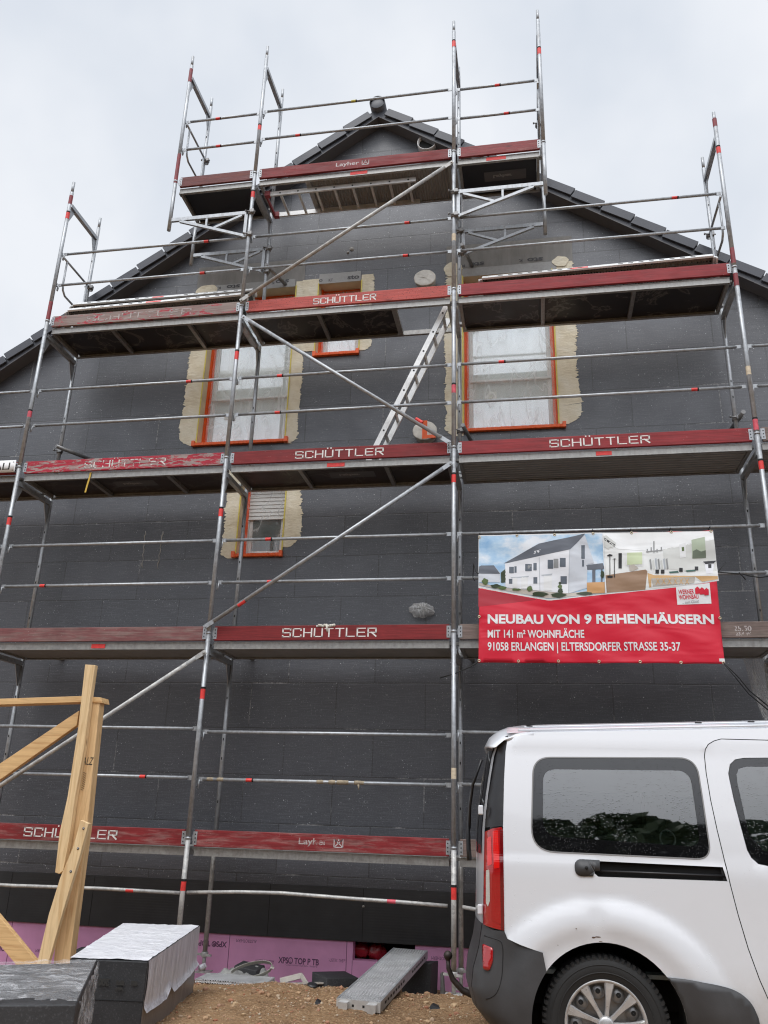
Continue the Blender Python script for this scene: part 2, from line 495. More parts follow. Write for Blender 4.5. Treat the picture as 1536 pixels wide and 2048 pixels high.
M['xps_print'] = worn_paint('purple grey print on foam', lin(118, 78, 112), .30, .85)
M['xps_faint'] = worn_paint('faint print on foam', lin(140, 92, 126), .42, .7)
M['tile'] = simple('anthracite roof tile', (.066, .072, .088), .45, 0, .22, 2.5, .1, 60)
M['soffit'] = simple('dark grey soffit', (.13, .13, .138), .6, 0, .08, 3, .05)
def render_coat():
    t = NT('beige base coat'); v = t.obj(); n = t.noise(v, 4, 7, .65)
    c = t.ramp(n, [(.28, lin(206, 194, 168)), (.5, lin(226, 217, 194)), (.75, lin(236, 231, 216))])
    t.col(c).set(Roughness=.85, Specular_IOR_Level=.2); t.bump(t.noise(t.obj((1,1,2.5)), 9, 7, .68), .9, .012); return t.m
M['render'] = render_coat()
M['fleece'] = simple('grey mesh fleece', (.24, .235, .225), .85, 0, .14, 2.5, .2, 90, .2, stretch=(6,1,1), rnd=0)
M['strip'] = simple('pale grey lintel strip', (.36, .36, .355), .7, 0, .08, 30, .2, 60, .2, rnd=0)
M['sto_print'] = simple('dark grey print', (.07, .07, .075), .7, 0, .1, 20, 0)
M['reveal'] = simple('beige reveal', lin(216, 200, 168), .8, 0, .1, 6, .1)
M['orange'] = simple('orange protective tape', lin(236, 96, 32), .38, 0, .1, 20, .35, 14)
M['yellow'] = simple('yellow bead', lin(214, 198, 92), .6, 0, .12, 20, .05)
M['pvc'] = simple('white plastic window frame', (.72, .74, .73), .3, 0, .05, 4, 0)
def slats():
    t = NT('pale roller shutter'); t.col((.62, .62, .60)).set(Roughness=.45); return t.m
M['shutter'] = slats()
def glassy(name, c, rough=.05):
    t = NT(name); t.col(c).set(Roughness=rough, Specular_IOR_Level=.9, Coat_Weight=.6, Coat_Roughness=.03)
    return t.m
def pane_glass():
    t = NT('reflecting window pane'); t.col((.70, .78, .76)).set(Roughness=.5)
    gl = t.n('ShaderNodeBsdfGlossy'); gl.inputs['Roughness'].default_value = .05; gl.inputs['Color'].default_value = (.92, .96, 1, 1)
    mx = t.n('ShaderNodeMixShader'); mx.inputs[0].default_value = .30; t.l(t.b.outputs[0], mx.inputs[1]); t.l(gl.outputs[0], mx.inputs[2]); t.l(mx.outputs[0], t.out.inputs[0]); return t.m
M['win_glass'] = pane_glass()
M['win_dark'] = glassy('dim window pane', (.10, .125, .125), .06)
M['sticker'] = simple('pane sticker', (.62, .66, .6), .6, 0, .05, 8, 0)
def film(name, alpha=.32, c=(.8, .82, .83), sc=2.0, stretch=(1,1,1), bs=.9, rough=.16, det=7):
    t = NT(name); v = t.obj(stretch, 3.0)
    rid = t.noise(v, sc, det, .55 if det < 5 else .62, 1.6); rid2 = t.noise(v, sc*3.3, min(det, 5), .5, 2.2)
    fold = t.math('ABSOLUTE', t.math('SUBTRACT', rid, .5)); f2 = t.math('ABSOLUTE', t.math('SUBTRACT', rid2, .5))
    a = t.ramp(fold, [(0, min(1, alpha+.34)), (.022, alpha+.08), (.2, alpha)])
    t.col(c).set(Roughness=rough, Specular_IOR_Level=.6)
    t.l(a, t.b.inputs['Alpha'])
    t.bump(t.math('ADD', t.math('MULTIPLY', fold, 2.0), f2), bs, .03)
    return t.m
M['film'] = film('clear protective film', .20, (.88, .90, .91), 1.5, (2.2, 1, .7), .55, .2, 1.5)
M['film_thin'] = film('thin protective film', .04, (.85, .87, .87), 1.3, (1.5, 1, .8), .4, .2, 1.5)
M['bag'] = film('clear crumpled bag', .26, (.9, .9, .88), 5, (1,1,1), .3, .2, 2)
M['packwrap'] = film('shiny pack wrap', .13, (.88, .89, .91), 1.7, (.9, 3.4, 1), .7, .10, 2.5)
M['alu_bright'] = simple('bright galvanised flange', (.74, .75, .75), .4, .2, .1, 14, .05)
M['wrap'] = film('crumpled clear wrap', .30, (.85, .85, .86), 5, (1,1,1), 1.0, .12)
M['wrap_dense'] = film('crumpled plastic bag', .5, (.86, .84, .80), 7, (1,1,1), 1.0, .25)
M['sheeting'] = film('hanging plastic sheeting', .22, (.6, .6, .58), 1.8, (2.5, 2.5, .5), .8, .3)
M['vent_wrap'] = simple('milky cling film', (.70, .67, .60), .25, 0, .16, 7, .15, 9)
M['vent_white'] = simple('white vent cap', (.80, .80, .80), .4, 0, .08, 9, .05)

# decks
def ply(name, c, stain=.3):
    t = NT(name); v = t.obj((1,1,1), 9); n = t.noise(v, 2.5, 6, .65)
    cc = t.ramp(n, [(.3, tuple(x*.6 for x in c)), (.7, tuple(x*1.35 for x in c))])
    st = t.noise(v, 2.2, 5, .6, .6); e = t.math('ABSOLUTE', t.math('SUBTRACT', st, .52))
    cc = t.mix(t.ramp(e, [(0, stain), (.022, 0)]), cc, (.20, .19, .17))
    t.col(cc).rough(t.ramp(n, [(.3, .35), (.7, .6)])); t.bump(t.noise(v, 60, 3), .15, .003); return t.m
M['ply'] = ply('dark film faced plywood', (.020, .017, .017), .5)
M['ply_brown'] = ply('dark brown plywood', (.030, .022, .020), .25)
M['ply_black'] = ply('clean black plywood', (.014, .014, .018), .0)
def ribbed(name, c, axis, sc):
    t = NT(name); w = t.n('ShaderNodeTexWave'); w.wave_type = 'BANDS'; w.bands_direction = axis; w.inputs['Scale'].default_value = sc
    w.inputs['Distortion'].default_value = 0; t.l(t.obj(), w.inputs['Vector'])
    n = t.noise(t.obj((1,1,1), 5), 6, 5)
    t.col(t.mix(t.ramp(n, [(.35, 0), (.7, .5)]), c, tuple(x*.6 for x in c))).set(Metallic=.3, Roughness=.5)
    t.bump(w.outputs[1], .8, .012); return t.m
M['corrugated'] = ribbed('corrugated deck underside', (.30, .29, .275), 'X', 9)
M['grooved'] = ribbed('grooved deck underside', (.34, .335, .32), 'Y', 5)
def perforated(name, c, sc=34):
    t = NT(name); v = t.obj(); d = t.voro(v, sc, rnd=.2)
    n = t.noise(v, 7, 6)
    k = t.ramp(d, [(.20, 1), (.30, 0)])
    cc = t.mix(t.ramp(n, [(.4, 0), (.7, .6)]), c, tuple(x*.55 for x in c))
    cc = t.mix(k, cc, (.03, .03, .03)); t.col(cc).set(Metallic=.6, Roughness=.42)
    h = t.ramp(d, [(.2, 0), (.34, 1), (.5, .3)]); t.bump(h, .8, .01); return t.m
M['perf'] = perforated('perforated galvanised steel', (.66, .67, .68), 42)
M['perf_dark'] = perforated('perforated dull steel', (.30, .31, .30), 30)

# timber
def timber(name, c, d, axis_scale=(22, 22, 1.3)):
    t = NT(name); g = t.noise(t.obj(axis_scale, 23.0), 1.6, 6, .6, .9)
    k = t.voro(t.obj(tuple(x*.12+.9 for x in axis_scale), 23.0), 2.1)
    cc = t.ramp(g, [(.25, d), (.5, c), (.75, tuple(min(1, x*1.22) for x in c))])
    cc = t.mix(t.ramp(k, [(.03, .8), (.10, 0)]), cc, tuple(x*.4 for x in d))
    cc = t.mix(t.ramp(t.noise(t.obj((1,1,1), 3), 5, 5), [(.45, 0), (.75, .3)]), cc, tuple(x*.7 for x in c))
    t.col(cc).set(Roughness=.62, Specular_IOR_Level=.3); t.bump(g, .25, .003); return t.m
M['wood'] = timber('raw spruce', lin(214, 180, 134), lin(186, 142, 94))
M['wood_pale'] = timber('pale raw spruce', lin(222, 194, 150), lin(200, 162, 114))
M['wood_h'] = timber('raw spruce lengthwise', lin(214, 178, 128), lin(184, 136, 86), (1.3, 22, 22))
M['ink'] = simple('black ink', (.03, .028, .025), .7, 0, .1, 9, 0)
M['screw'] = simple('screw head', (.12, .12, .13), .4, .8, .1, 30, 0)

# ground
def soil():
    t = NT('brown building site soil'); v = t.obj(); n = t.noise(v, 1.6, 8, .65); n2 = t.noise(v, 19, 6, .7)
    c = t.ramp(n, [(.3, (.14, .078, .037)), (.5, (.235, .138, .067)), (.72, (.35, .22, .115))])
    c = t.mix(t.ramp(n2, [(.42, 0), (.68, .6)]), c, (.38, .25, .14))
    d = t.voro(v, 55); c = t.mix(t.ramp(d, [(.12, .55), (.3, 0)]), c, (.55, .43, .29))
    t.col(c).rough(t.ramp(n2, [(.3, .55), (.7, .9)])).set(Specular_IOR_Level=.35)
    h = t.math('ADD', n2, t.math('MULTIPLY', t.voro(v, 38), -.7)); t.bump(h, .9, .03); return t.m
M['soil'] = soil()
def stone():
    t = NT('stones'); v = t.obj(); oi = t.n('ShaderNodeNewGeometry')
    c = t.ramp(oi.outputs['Random Per Island'], [(0, (.19, .105, .055)), (.3, (.34, .21, .115)), (.55, (.48, .34, .20)), (.75, (.32, .12, .065)), (.9, (.46, .36, .25)), (1, (.52, .45, .37))])
    t.col(t.mix(t.ramp(t.noise(v, 40, 5), [(.4, 0), (.7, .5)]), c, (.17, .11, .065))).set(Roughness=.75); t.bump(t.noise(v, 50, 4), .4, .006); return t.m
M['stone'] = stone()

# van
def paint_white():
    t = NT('white van paint'); v = t.obj(); 
    d = t.ramp(t.noise(v, 2.2, 7, .7), [(.5, 0), (.85, .14)]); 
    c = t.mix(d, (.70, .722, .757), (.50, .49, .48))
    sep = t.n('ShaderNodeSeparateXYZ'); t.l(v, sep.inputs[0])
    lo = t.math('MULTIPLY', t.ramp(sep.outputs[2], [(.32, 1), (.62, 0)]), t.ramp(t.noise(v, 8, 6, .7), [(.3, .2), (.7, .7)]))
    c = t.mix(lo, c, (.42, .37, .31))       # road dirt along the sills
    t.col(c).set(Roughness=.34, Coat_Weight=.85, Coat_Roughness=.06, Specular_IOR_Level=.5)
    dr = t.voro(v, 75); k = t.ramp(dr, [(.05, 1), (.16, 0)]); g = t.ramp(t.noise(v, 6, 2), [(.54, 0), (.6, 1)])
    t.bump(t.math('MULTIPLY', k, g), .5, .004); return t.m
M['paint'] = paint_white()
M['trim'] = simple('dark grey bumper plastic', (.050, .051, .054), .52, 0, .25, 3.5, .08, 120)
M['trim_black'] = simple('black satin trim', (.018, .018, .02), .34, 0, .2, 5, .12, 80)
M['rubber'] = simple('tyre rubber', (.014, .014, .014), .7, 0, .25, 12, .2, 60)
M['black'] = simple('deep black', (.004, .004, .004), .9, 0, .1, 5, 0)
M['seam_dark'] = simple('door gap', (.012, .012, .013), .7, 0, .1, 5, 0)
def frit(name, c):
    t = NT(name); v = t.obj(); d = t.voro(v, 95); k = t.ramp(d, [(.10, 1), (.26, 0)]); g = t.ramp(t.noise(v, 3.5, 2), [(.4, 0), (.5, 1)])
    t.col(c).set(Roughness=.04, Specular_IOR_Level=.8); t.bump(t.math('MULTIPLY', k, g), .2, .003); return t.m
M['frit'] = frit('black glass border', (.006, .006, .007))
def tinted():
    t = NT('tinted van glass'); v = t.obj()
    t.t.nodes.remove(t.b)
    gl = t.n('ShaderNodeBsdfGlossy'); gl.inputs['Roughness'].default_value = .015; gl.inputs['Color'].default_value = (1, 1, 1, 1)
    tr = t.n('ShaderNodeBsdfTransparent'); tr.inputs['Color'].default_value = (.66, .76, .71, 1)
    fr = t.n('ShaderNodeFresnel'); fr.inputs['IOR'].default_value = 1.62
    ad = t.math('ADD', fr.outputs[0], .13)
    d = t.voro(v, 85); k = t.ramp(d, [(.10, 1), (.27, 0)]); g = t.ramp(t.noise(v, 3.5, 2), [(.42, 0), (.5, 1)])
    b = t.n('ShaderNodeBump'); b.inputs['Strength'].default_value = .22; b.inputs['Distance'].default_value = .003
    t.l(t.math('MULTIPLY', k, g), b.inputs['Height']); t.l(b.outputs[0], gl.inputs['Normal']); t.l(b.outputs[0], fr.inputs['Normal'])
    mx = t.n('ShaderNodeMixShader'); t.l(ad, mx.inputs[0]); t.l(tr.outputs[0], mx.inputs[1]); t.l(gl.outputs[0], mx.inputs[2])
    t.l(mx.outputs[0], t.out.inputs[0]); return t.m
M['tint'] = tinted()
def lampred(name, c, rough=.08):
    t = NT(name); w = t.n('ShaderNodeTexWave'); w.bands_direction = 'Z'; w.inputs['Scale'].default_value = 26; t.l(t.obj(), w.inputs['Vector'])
    t.col(c).set(Roughness=rough, Coat_Weight=1.0, Coat_Roughness=.02, Specular_IOR_Level=.6); t.bump(w.outputs[1], .12, .002); return t.m
M['lamp_red'] = lampred('red lamp lens', (.36, .006, .008))
M['lamp_bright'] = lampred('bright red lamp chamber', (.72, .012, .010))
M['lamp_dark'] = lampred('deep red lamp lens', (.14, .003, .005))
M['lamp_clear'] = lampred('clear lamp lens', (.52, .50, .46), .05)
M['hub'] = simple('silver wheel trim', (.56, .56, .56), .33, .55, .14, 14, .06)
M['rim'] = simple('grey steel rim', (.26, .26, .26), .4, .6, .25, 12, .08)
M['cabin'] = simple('grey green cabin lining', (.50, .56, .53), .55, 0, .1, 2, .05)
M['cabin_dark'] = simple('dark cabin lining', (.16, .19, .18), .6, 0, .15, 3, .05)
M['rust'] = simple('rust chip', (.12, .07, .045), .8, 0, .4, 60, .2)
M['rope'] = simple('black rope', (.012, .012, .012), .7, 0, .2, 40, .2)

# banner inks
def pvc_ink(name, c, rough=.42, var=.03):
    t = NT(name); v = t.obj(); n = t.noise(v, 3, 4)
    t.col(t.ramp(n, [(.3, tuple(x*(1-var) for x in c)), (.7, tuple(min(1, x*(1+var)) for x in c))])).set(Roughness=.38, Specular_IOR_Level=.5)
    mp = t.n('ShaderNodeMapping'); mp.inputs['Rotation'].default_value = (0, .6, 0); mp.inputs['Scale'].default_value = (1.0, 1, 3.4); t.l(v, mp.inputs[0])
    t.bump(t.noise(mp.outputs[0], 1.4, 2, .5, .5), .34, .05); return t.m
M['ban_red'] = pvc_ink('red banner vinyl', lin(206, 26, 52))
M['ban_white'] = pvc_ink('white banner vinyl', (.74, .75, .75))
M['ban_darkred'] = pvc_ink('dark red banner ink', lin(168, 34, 50))
def ban_sky():
    t = NT('printed sky'); n = t.noise(t.obj((1,1,1.6)), 2.2, 6, .6)
    t.col(t.ramp(n, [(.36, lin(124, 170, 212)), (.5, lin(172, 202, 226)), (.62, lin(226, 232, 238))])).set(Roughness=.42); return t.m
M['ban_sky'] = ban_sky()
for k, c in dict(p_roof=(98, 103, 112), p_wall=(224, 226, 230), p_wall2=(200, 205, 212), p_win=(92, 100, 110), p_green=(86, 104, 60), p_dkgreen=(52, 64, 42),
                 p_path=(186, 180, 170), p_wood=(196, 150, 100), p_floor=(150, 122, 98), p_room=(226, 228, 226), p_room2=(206, 208, 204), p_ceil=(236, 238, 238), p_black=(40, 40, 42),
                 p_tree=(196, 208, 170), p_art=(172, 184, 162), p_art2=(104, 114, 98), p_table=(206, 168, 118), p_grey=(140, 142, 142), p_teal=(70, 104, 96), p_mid=(178, 184, 190)).items():
    M[k] = pvc_ink('print ' + k[2:], lin(*c), .42, .08)
M['grommet'] = simple('brass eyelet', (.5, .42, .3), .35, .9, .1, 20, 0)
M['film_white'] = film('milky pack film', .86, (.80, .81, .83), 5, (3, 3, .6), .7, .3)
def packfilm():
    t = NT('wrinkled milky pack film'); tc = t.obj((2.2, 9, 9)); w = t.noise(tc, 2.4, 6, .6, 1.2)
    t.col(t.ramp(w, [(.3, (.62, .63, .67)), (.6, (.80, .81, .84))])).set(Roughness=.28, Specular_IOR_Level=.5)
    t.bump(w, .8, .03); return t.m
M['packfilm'] = packfilm()
def packside():
    t = NT('pleated milky pack film'); tc = t.obj((16, 16, 1.2)); w = t.noise(tc, 2.2, 5, .6, .6)
    t.col(t.ramp(w, [(.3, (.40, .40, .43)), (.62, (.66, .66, .70))])).set(Roughness=.3)
    t.bump(w, .7, .02); return t.m
M['packside'] = packside()
def greyfilm():
    t = NT('grey film over dark foam'); tc = t.obj((9, 9, 1.5)); w = t.noise(tc, 2, 5, .6, .5)
    t.col(t.ramp(w, [(.3, (.13, .118, .118)), (.7, (.20, .185, .183))])).set(Roughness=.3, Specular_IOR_Level=.55); t.bump(w, .3, .01); return t.m
M['greyfilm'] = greyfilm()
M['grey_strap'] = simple('grey webbing strap', (.34, .33, .29), .8, 0, .2, 30, .3)
M['cloth'] = simple('dirty grey mesh cloth', (.27, .27, .26), .9, 0, .3, 14, .4, 60)
M['red_bag'] = simple('red plastic bag', (.32, .014, .022), .3, 0, .3, 9, .6, 14)
M['leaf'] = simple('dark foliage', (.045, .075, .03), .6, 0, .4, 2, 0)
M['bark'] = simple('bark', (.10, .08, .06), .9, 0, .3, 9, .4)
# ------------------------------------------------------------------ gable house
YW = 1.05                      # face of the insulation
AXX, AZZ, SL, SR = -1.156, 9.794, .718, .690
YV = .83
def verge(x): return AZZ - (SL*(AXX-x) if x < AXX else SR*(x-AXX))
def walltop(x): return verge(x) - .205
house = thing('gable_house', 'gabled house shell clad in dark grey insulation boards, pink foam plinth', 'house', (AXX, YW, -1.4))
XL, XR = -9.2, 7.6
ZB = -.956
W1 = (-3.428, -2.245, 4.685, 6.98)      # window openings in the wall: x0 x1 z0 z1
W2 = (-1.925, -1.338, 5.89, 6.985)
W3 = (.02, 1.158, 4.70, 6.92)
W4 = (-2.755, -2.178, 3.18, 4.25)
OPEN = [W1, W2, W3, W4]
def wall_grid(mb, x0, x1, z0, z1, y, holes):
    xs = sorted({x0, x1} | {h[i] for h in holes for i in (0, 1)}); zs = sorted({z0, z1} | {h[i] for h in holes for i in (2, 3)})
    for a, b in zip(xs[:-1], xs[1:]):
        for c, d in zip(zs[:-1], zs[1:]):
            m = ((a+b)/2, (c+d)/2)
            if any(h[0] < m[0] < h[1] and h[2] < m[1] < h[3] for h in holes): continue
            mb.add([(a, y, c), (b, y, c), (b, y, d), (a, y, d)], [(0, 1, 2, 3)])
mb = MB()
wall_grid(mb, XL, XR, ZB+.5, 4.3, YW, [W4])
zt = 4.3
# gable part above 4.3 clipped by the roof line
bm = bmesh.new(); g = MB(); wall_grid(g, XL, XR, 4.3, 9.9, YW, [W1, W2, W3])
vs = [bm.verts.new(v) for v in g.v]
for f in g.f: bm.faces.new([vs[i] for i in f])
for s, sx in ((SL, -1), (-SR, 1)):
    no = Vector((-s, 0, 1)).normalized()
    bmesh.ops.bisect_plane(bm, geom=bm.verts[:]+bm.edges[:]+bm.faces[:], plane_co=(AXX, YW, AZZ-.205), plane_no=no, clear_outer=True)
bm.verts.index_update()
mb.add([v.co.copy() for v in bm.verts], [[v.index for v in f.verts] for f in bm.faces]); bm.free()
DEP = 10.5
for x in (XL, XR):    # side walls and back
    zt = walltop(x); mb.add([(x, YW, -1.5), (x, YW+DEP, -1.5), (x, YW+DEP, zt), (x, YW, zt)], [(0,1,2,3)])
mb.add([(XL, YW+DEP, -1.5), (XR, YW+DEP, -1.5), (XR, YW+DEP, walltop(XR)), (AXX, YW+DEP, walltop(AXX)), (XL, YW+DEP, walltop(XL))], [(0,1,2,3,4)])
obj('wall', mb, M['eps'], house)
mb = MB(); mb.box2((XL, YW-.004, ZB), (XR, YW+.06, ZB+.498)); 
base = obj('base_board', mb, M['eps_ribbed'], house)
mb = MB()
for x in (-8.07,-7.07,-6.07,-5.02,-4.03,-3.02,-2.03,-1.03,-.10,.9,1.9,2.9,3.9): mb.box((x, YW-.0048, ZB+.249), (.006, .002, .492))
objs('joint', mb, M['seam'], base)
# foam smears on the wall
mb = MB()
for (a, b) in (((291,1062),(284,1136)),((326,1062),(315,1138))):
    A, B = PY(*a, YW), PY(*b, YW); n = 14; pts = []; rr = []
    for i in range(n+1):
        t = i/n; p = A.lerp(B, t); p.y = YW; p.x += .008*math.sin(i*1.9); pts.append(p); rr.append(.008*(.5+random.random()*.8)*(.4 if i in (0, n) else 1))
    mb.tube(pts, rr, 6)
for (x, y, r) in ((704,498,.035),(696,505,.02),(727,1813,.015)):
    p = PY(x, y, YW); mb.lathe([(r, 0), (r*.8, .008), (.001, .012)], p, (.2, -1, .1), 9)
objs('foam_bead', mb, simple('dried grey foam', (.30, .29, .27), .9, 0, .2, 30, .4), house)

# plinth with a cellar window niche
N0, N1 = PY(706, 1890, 1.07), PY(830, 1915, 1.07)
nx0, nx1, nz0 = N0.x, N1.x, -1.13
YP = 1.07
mb = MB()
mb.box2((XL, YP, -1.6), (nx0, YP+.12, ZB)); mb.box2((nx1, YP, -1.6), (XR, YP+.12, ZB)); mb.box2((nx0, YP, -1.6), (nx1, YP+.12, nz0))
plinth = obj('plinth', mb, M['xps'], house)
mb = MB()
for x in (-6.2,-4.94,-3.69,-2.44,-1.19,.06,1.31,2.56,3.8): mb.box2((x-.003, YP-.0015, -1.6), (x+.003, YP+.01, ZB-.001))
mb.box2((nx0-.004, YP-.0012, nz0-.5), (nx0, YP+.01, nz0))
objs('joint', mb, simple('plinth joint', lin(120, 70, 102), .8, 0, .1, 5, 0), plinth)
mb = MB()
mb.box2((nx0-.02, YP+.30, nz0-.02), (nx1+.02, YP+.34, ZB+.05)); mb.box2((nx0-.05, YP+.12, nz0-.03), (nx1+.05, YP+.34, nz0)); mb.box2((nx0-.03, YP+.12, nz0), (nx0, YP+.34, ZB+.02)); mb.box2((nx1, YP+.12, nz0), (nx1+.03, YP+.34, ZB+.02)); mb.box2((nx0-.03, YP-.01, ZB), (nx1+.03, YP+.34, ZB+.03))
obj('niche', mb, M['seam'], house)
def print_on(par, body, px, py, h, mat, flip=False, Y=None, width=None, bold=.0):
    mb = MB(); c = PY(px, py, Y); c.y = Y - .0015
    s = -1 if flip else 1
    text_on(mb, body, c, h, (s,0,0), (0,0,s), bold, width=width); return obj('lettering', mb, mat, par, recalc=False)
print_on(plinth, 'XPS® TOP P TB', 597, 1922, .062, M['xps_print'], False, YP, .43, .002)
print_on(plinth, 'AUSTROTHERM', 529, 1923, .032, M['xps_print'], False, YP, .20)
print_on(plinth, 'structured surface board', 602, 1931, .018, M['xps_faint'], False, YP, .34)
print_on(plinth, 'XPS® TOP P TB', 412, 1887, .058, M['xps_print'], True, YP, .46, .002)
print_on(plinth, 'AUSTROTHERM', 493, 1882, .03, M['xps_print'], True, YP, .22)
print_on(plinth, 'XPS® TOP P TB', 10, 1897, .058, M['xps_print'], True, YP, .46, .002)
print_on(plinth, 'AUSTROTHERM', 90, 1902, .03, M['xps_print'], True, YP, .22)
print_on(plinth, 'AUSTROTHERM', 885, 1917, .03, M['xps_print'], True, YP, .22)
print_on(plinth, 'AUSTROTHERM', 675, 1921, .03, M['xps_faint'], False, YP, .2)

# roof
mb = MB()
th = .20
for s, x1 in ((-1, XL-.7), (1, XR+.7)):
    z0, z1 = AZZ-.05, verge(x1)-.05
    mb.hexa([(AXX, YV+.03, z0-.15), (x1, YV+.03, z1-.15), (x1, YW+DEP+.3, z1-.15), (AXX, YW+DEP+.3, z0-.15)],
            [(AXX, YV+.03, z0), (x1, YV+.03, z1), (x1, YW+DEP+.3, z1), (AXX, YW+DEP+.3, z0)])
roof = obj('roof', mb, M['tile'], house)
mb = MB()
for s, x1 in ((-1, XL-.7), (1, XR+.7)):
    z0, z1 = AZZ-.202, verge(x1)-.202
    mb.hexa([(AXX, YV+.028, z0-.014), (x1, YV+.028, z1-.014), (x1, YW+.3, z1-.014), (AXX, YW+.3, z0-.014)],
            [(AXX, YV+.028, z0), (x1, YV+.028, z1), (x1, YW+.3, z1), (AXX, YW+.3, z0)])
obj('soffit', mb, M['soffit'], roof)
mb = MB()
for s, sl in ((-1, SL), (1, SR)):
    d = Vector((s, 0, -sl)).normalized(); up = Vector((sl*s, 0, 1)).normalized()
    x = .16
    while x < 8.6:
        a = Vector((AXX + s*(x), 0, AZZ - sl*x)); b = Vector((AXX + s*(x+.343), 0, AZZ - sl*(x+.343)))
        a = a - up*.012; b = b + up*.010
        # face with a dropped flange, top lapping back on to the roof
        q = [a, b, b - up*.118, a - up*.118]
        j = random.uniform(-.004, .004)
        mb.prism([(p.x, YV-.006+j, p.z) for p in q], (0, .024, 0))
        q = [a, b, b - up*.022, a - up*.022]
        mb.prism([(p.x, YV+.018+j, p.z) for p in q], (0, .5, 0))
        x += .358
obj('verge_tile', mb, M['tile'], roof, bevel=.004)
mb = MB(); c = Vector((AXX-.01, YV-.03, AZZ-.03))
mb.lathe([(.001, 0), (.088, 0), (.096, .004), (.096, .02)], c, (0, 1, 0), 28)
obj('ridge_disc', mb, M['tile'], roof)
mb = MB(); mb.lathe([(.104, 0), (.112, .0), (.112, .5), (.104, .5)], c + Vector((0, -.02, .012)), (0, 1, 0), 28)
obj('ridge_cap', mb, M['tile'], roof)

# render coats round the windows
def jag(x0, x1, z0, z1, jl, jr, rb=.10, seed=0):
    rnd = random.Random(seed); q = []
    def wob(z, s): return .028*mnoise.noise(Vector((s, z*2.1, 0)))*2 + .016*mnoise.noise(Vector((s, z*11, 3))) + .075*(rnd.random()-.5)*rnd.random()**2
    n = max(6, int((z1-z0)/.011))
    if jr: q.append((x0, z0))
    else: q.append((x1, z0))
    if jr:   # ragged right side
        for i in range(n+1):
            z = z0 + (z1-z0)*i/n; k = max(0, 1-(z-z0)/rb) if rb else 0
            q.append((x1 - (x1-x0)*.55*k*k + wob(z, 7+seed), z + .008*(rnd.random()-.5)))
        q.append((x0, z1))
    else:
        q.append((x1, z1))
        for i in range(n, -1, -1):
            z = z0 + (z1-z0)*i/n; k = max(0, 1-(z-z0)/rb) if rb else 0
            q.append((x0 + (x1-x0)*.55*k*k + wob(z, 7+seed), z + .008*(rnd.random()-.5)))
        q = [q[0]] + q[1:]
    return q
def coat(x0, x1, z0, z1, side, seed, Yo=.004, rb=.12):
    mb = MB(); q = jag(x0, x1, z0, z1, side < 0, side > 0, rb, seed)
    sheet(mb, q, [], .06, lambda u, v: (u, YW-Yo, v), False, False)
    o = obj('base_coat', mb, M['render'], house, recalc=False); thicken(o, .0016, 1); return o
def X(px, py): return PY(px, py, YW).x
def Z(px, py): return PY(px, py, YW).z
coat(X(374, 760), W1[0], Z(376, 893), 6.88, -1, 1)
coat(W1[1], X(603, 760), Z(590, 886), 7.05, 1, 2)
coat(X(596, 690), W2[0], Z(600, 704), 7.06, -1, 3, .008, .05)
coat(W2[1], X(744, 640), Z(735, 700), 7.07, 1, 4)
coat(X(890, 750), W3[0], 4.62, 7.05, -1, 5)
coat(W3[1], X(1156, 750), Z(1140, 848), 7.02, 1, 6)
coat(X(449, 1040), W4[0], Z(465, 1117), 4.3, -1, 7)
coat(W4[1], X(601, 1040), Z(590, 1094), 4.3, 1, 8)
for (px, py, r, s) in ((415, 583, .16, .6), (1121, 524, .10, .8), (906, 540, .12, .9)):
    mb = MB(); p = PY(px, py, YW); q = []
    for k in range(26):
        a = 2*PI*k/26; rr = r*(1+.18*mnoise.noise(Vector((math.cos(a)*1.6+px, math.sin(a)*1.6, 1))))
        q.append((p.x+rr*math.cos(a), p.z+rr*s*math.sin(a)))
    sheet(mb, q, [], .08, lambda u, v: (u, YW-.012, v), False, False)
    thicken(obj('base_coat', mb, M['render'], house, recalc=False), .0035, 1)
# fleece panels and printed lintel strips
def panel(name, x0, x1, z0, z1, off, mat, par=house, t=.004):
    mb = MB(); mb.box2((x0, YW-off-t, z0), (x1, YW-off, z1)); return obj(name, mb, mat, par)
panel('fleece_panel', X(396, 560), X(612, 520), 6.98, Z(500, 530)+.02, .001, M['fleece'])
panel('fleece_panel', X(893, 500), X(1143, 480), 6.92, Z(1050, 480), .001, M['fleece'])
def lintel(x0, x1, z0, z1, words):
    s = panel('lintel_strip', x0, x1, z0, z1, .0055, M['strip'])
    for (body, px, py, w, flip) in words:
        mb = MB(); c = PY(px, py, YW); c.y = YW-.0115; k = -1 if flip else 1
        text_on(mb, body, c, .062 if body == 'sto' else .042, (k,0,0), (0,0,k), .0018 if body == 'sto' else .001, width=w)
        obj('lettering', mb, M['sto_print'], s, recalc=False)
lintel(X(425, 575), X(591, 562), 6.97, 7.09, [('sto', 467, 574, .19, True), ('K', 439, 577, .045, True), ('sto', 565, 564, .19, True), ('K', 546, 567, .045, True)])
lintel(X(639, 556), X(722, 548), 6.975, 7.13, [('sto', 707, 555, .16, False), ('KT', 662, 561, .06, False), ('o', 642, 562, .05, False)])
lintel(X(924, 545), X(1112, 520), 6.905, 7.03, [('sto', 953, 529, .2, True), ('K', 926, 533, .05, True), ('sto', 1070, 520, .2, True), ('K', 1041, 522, .05, True)])

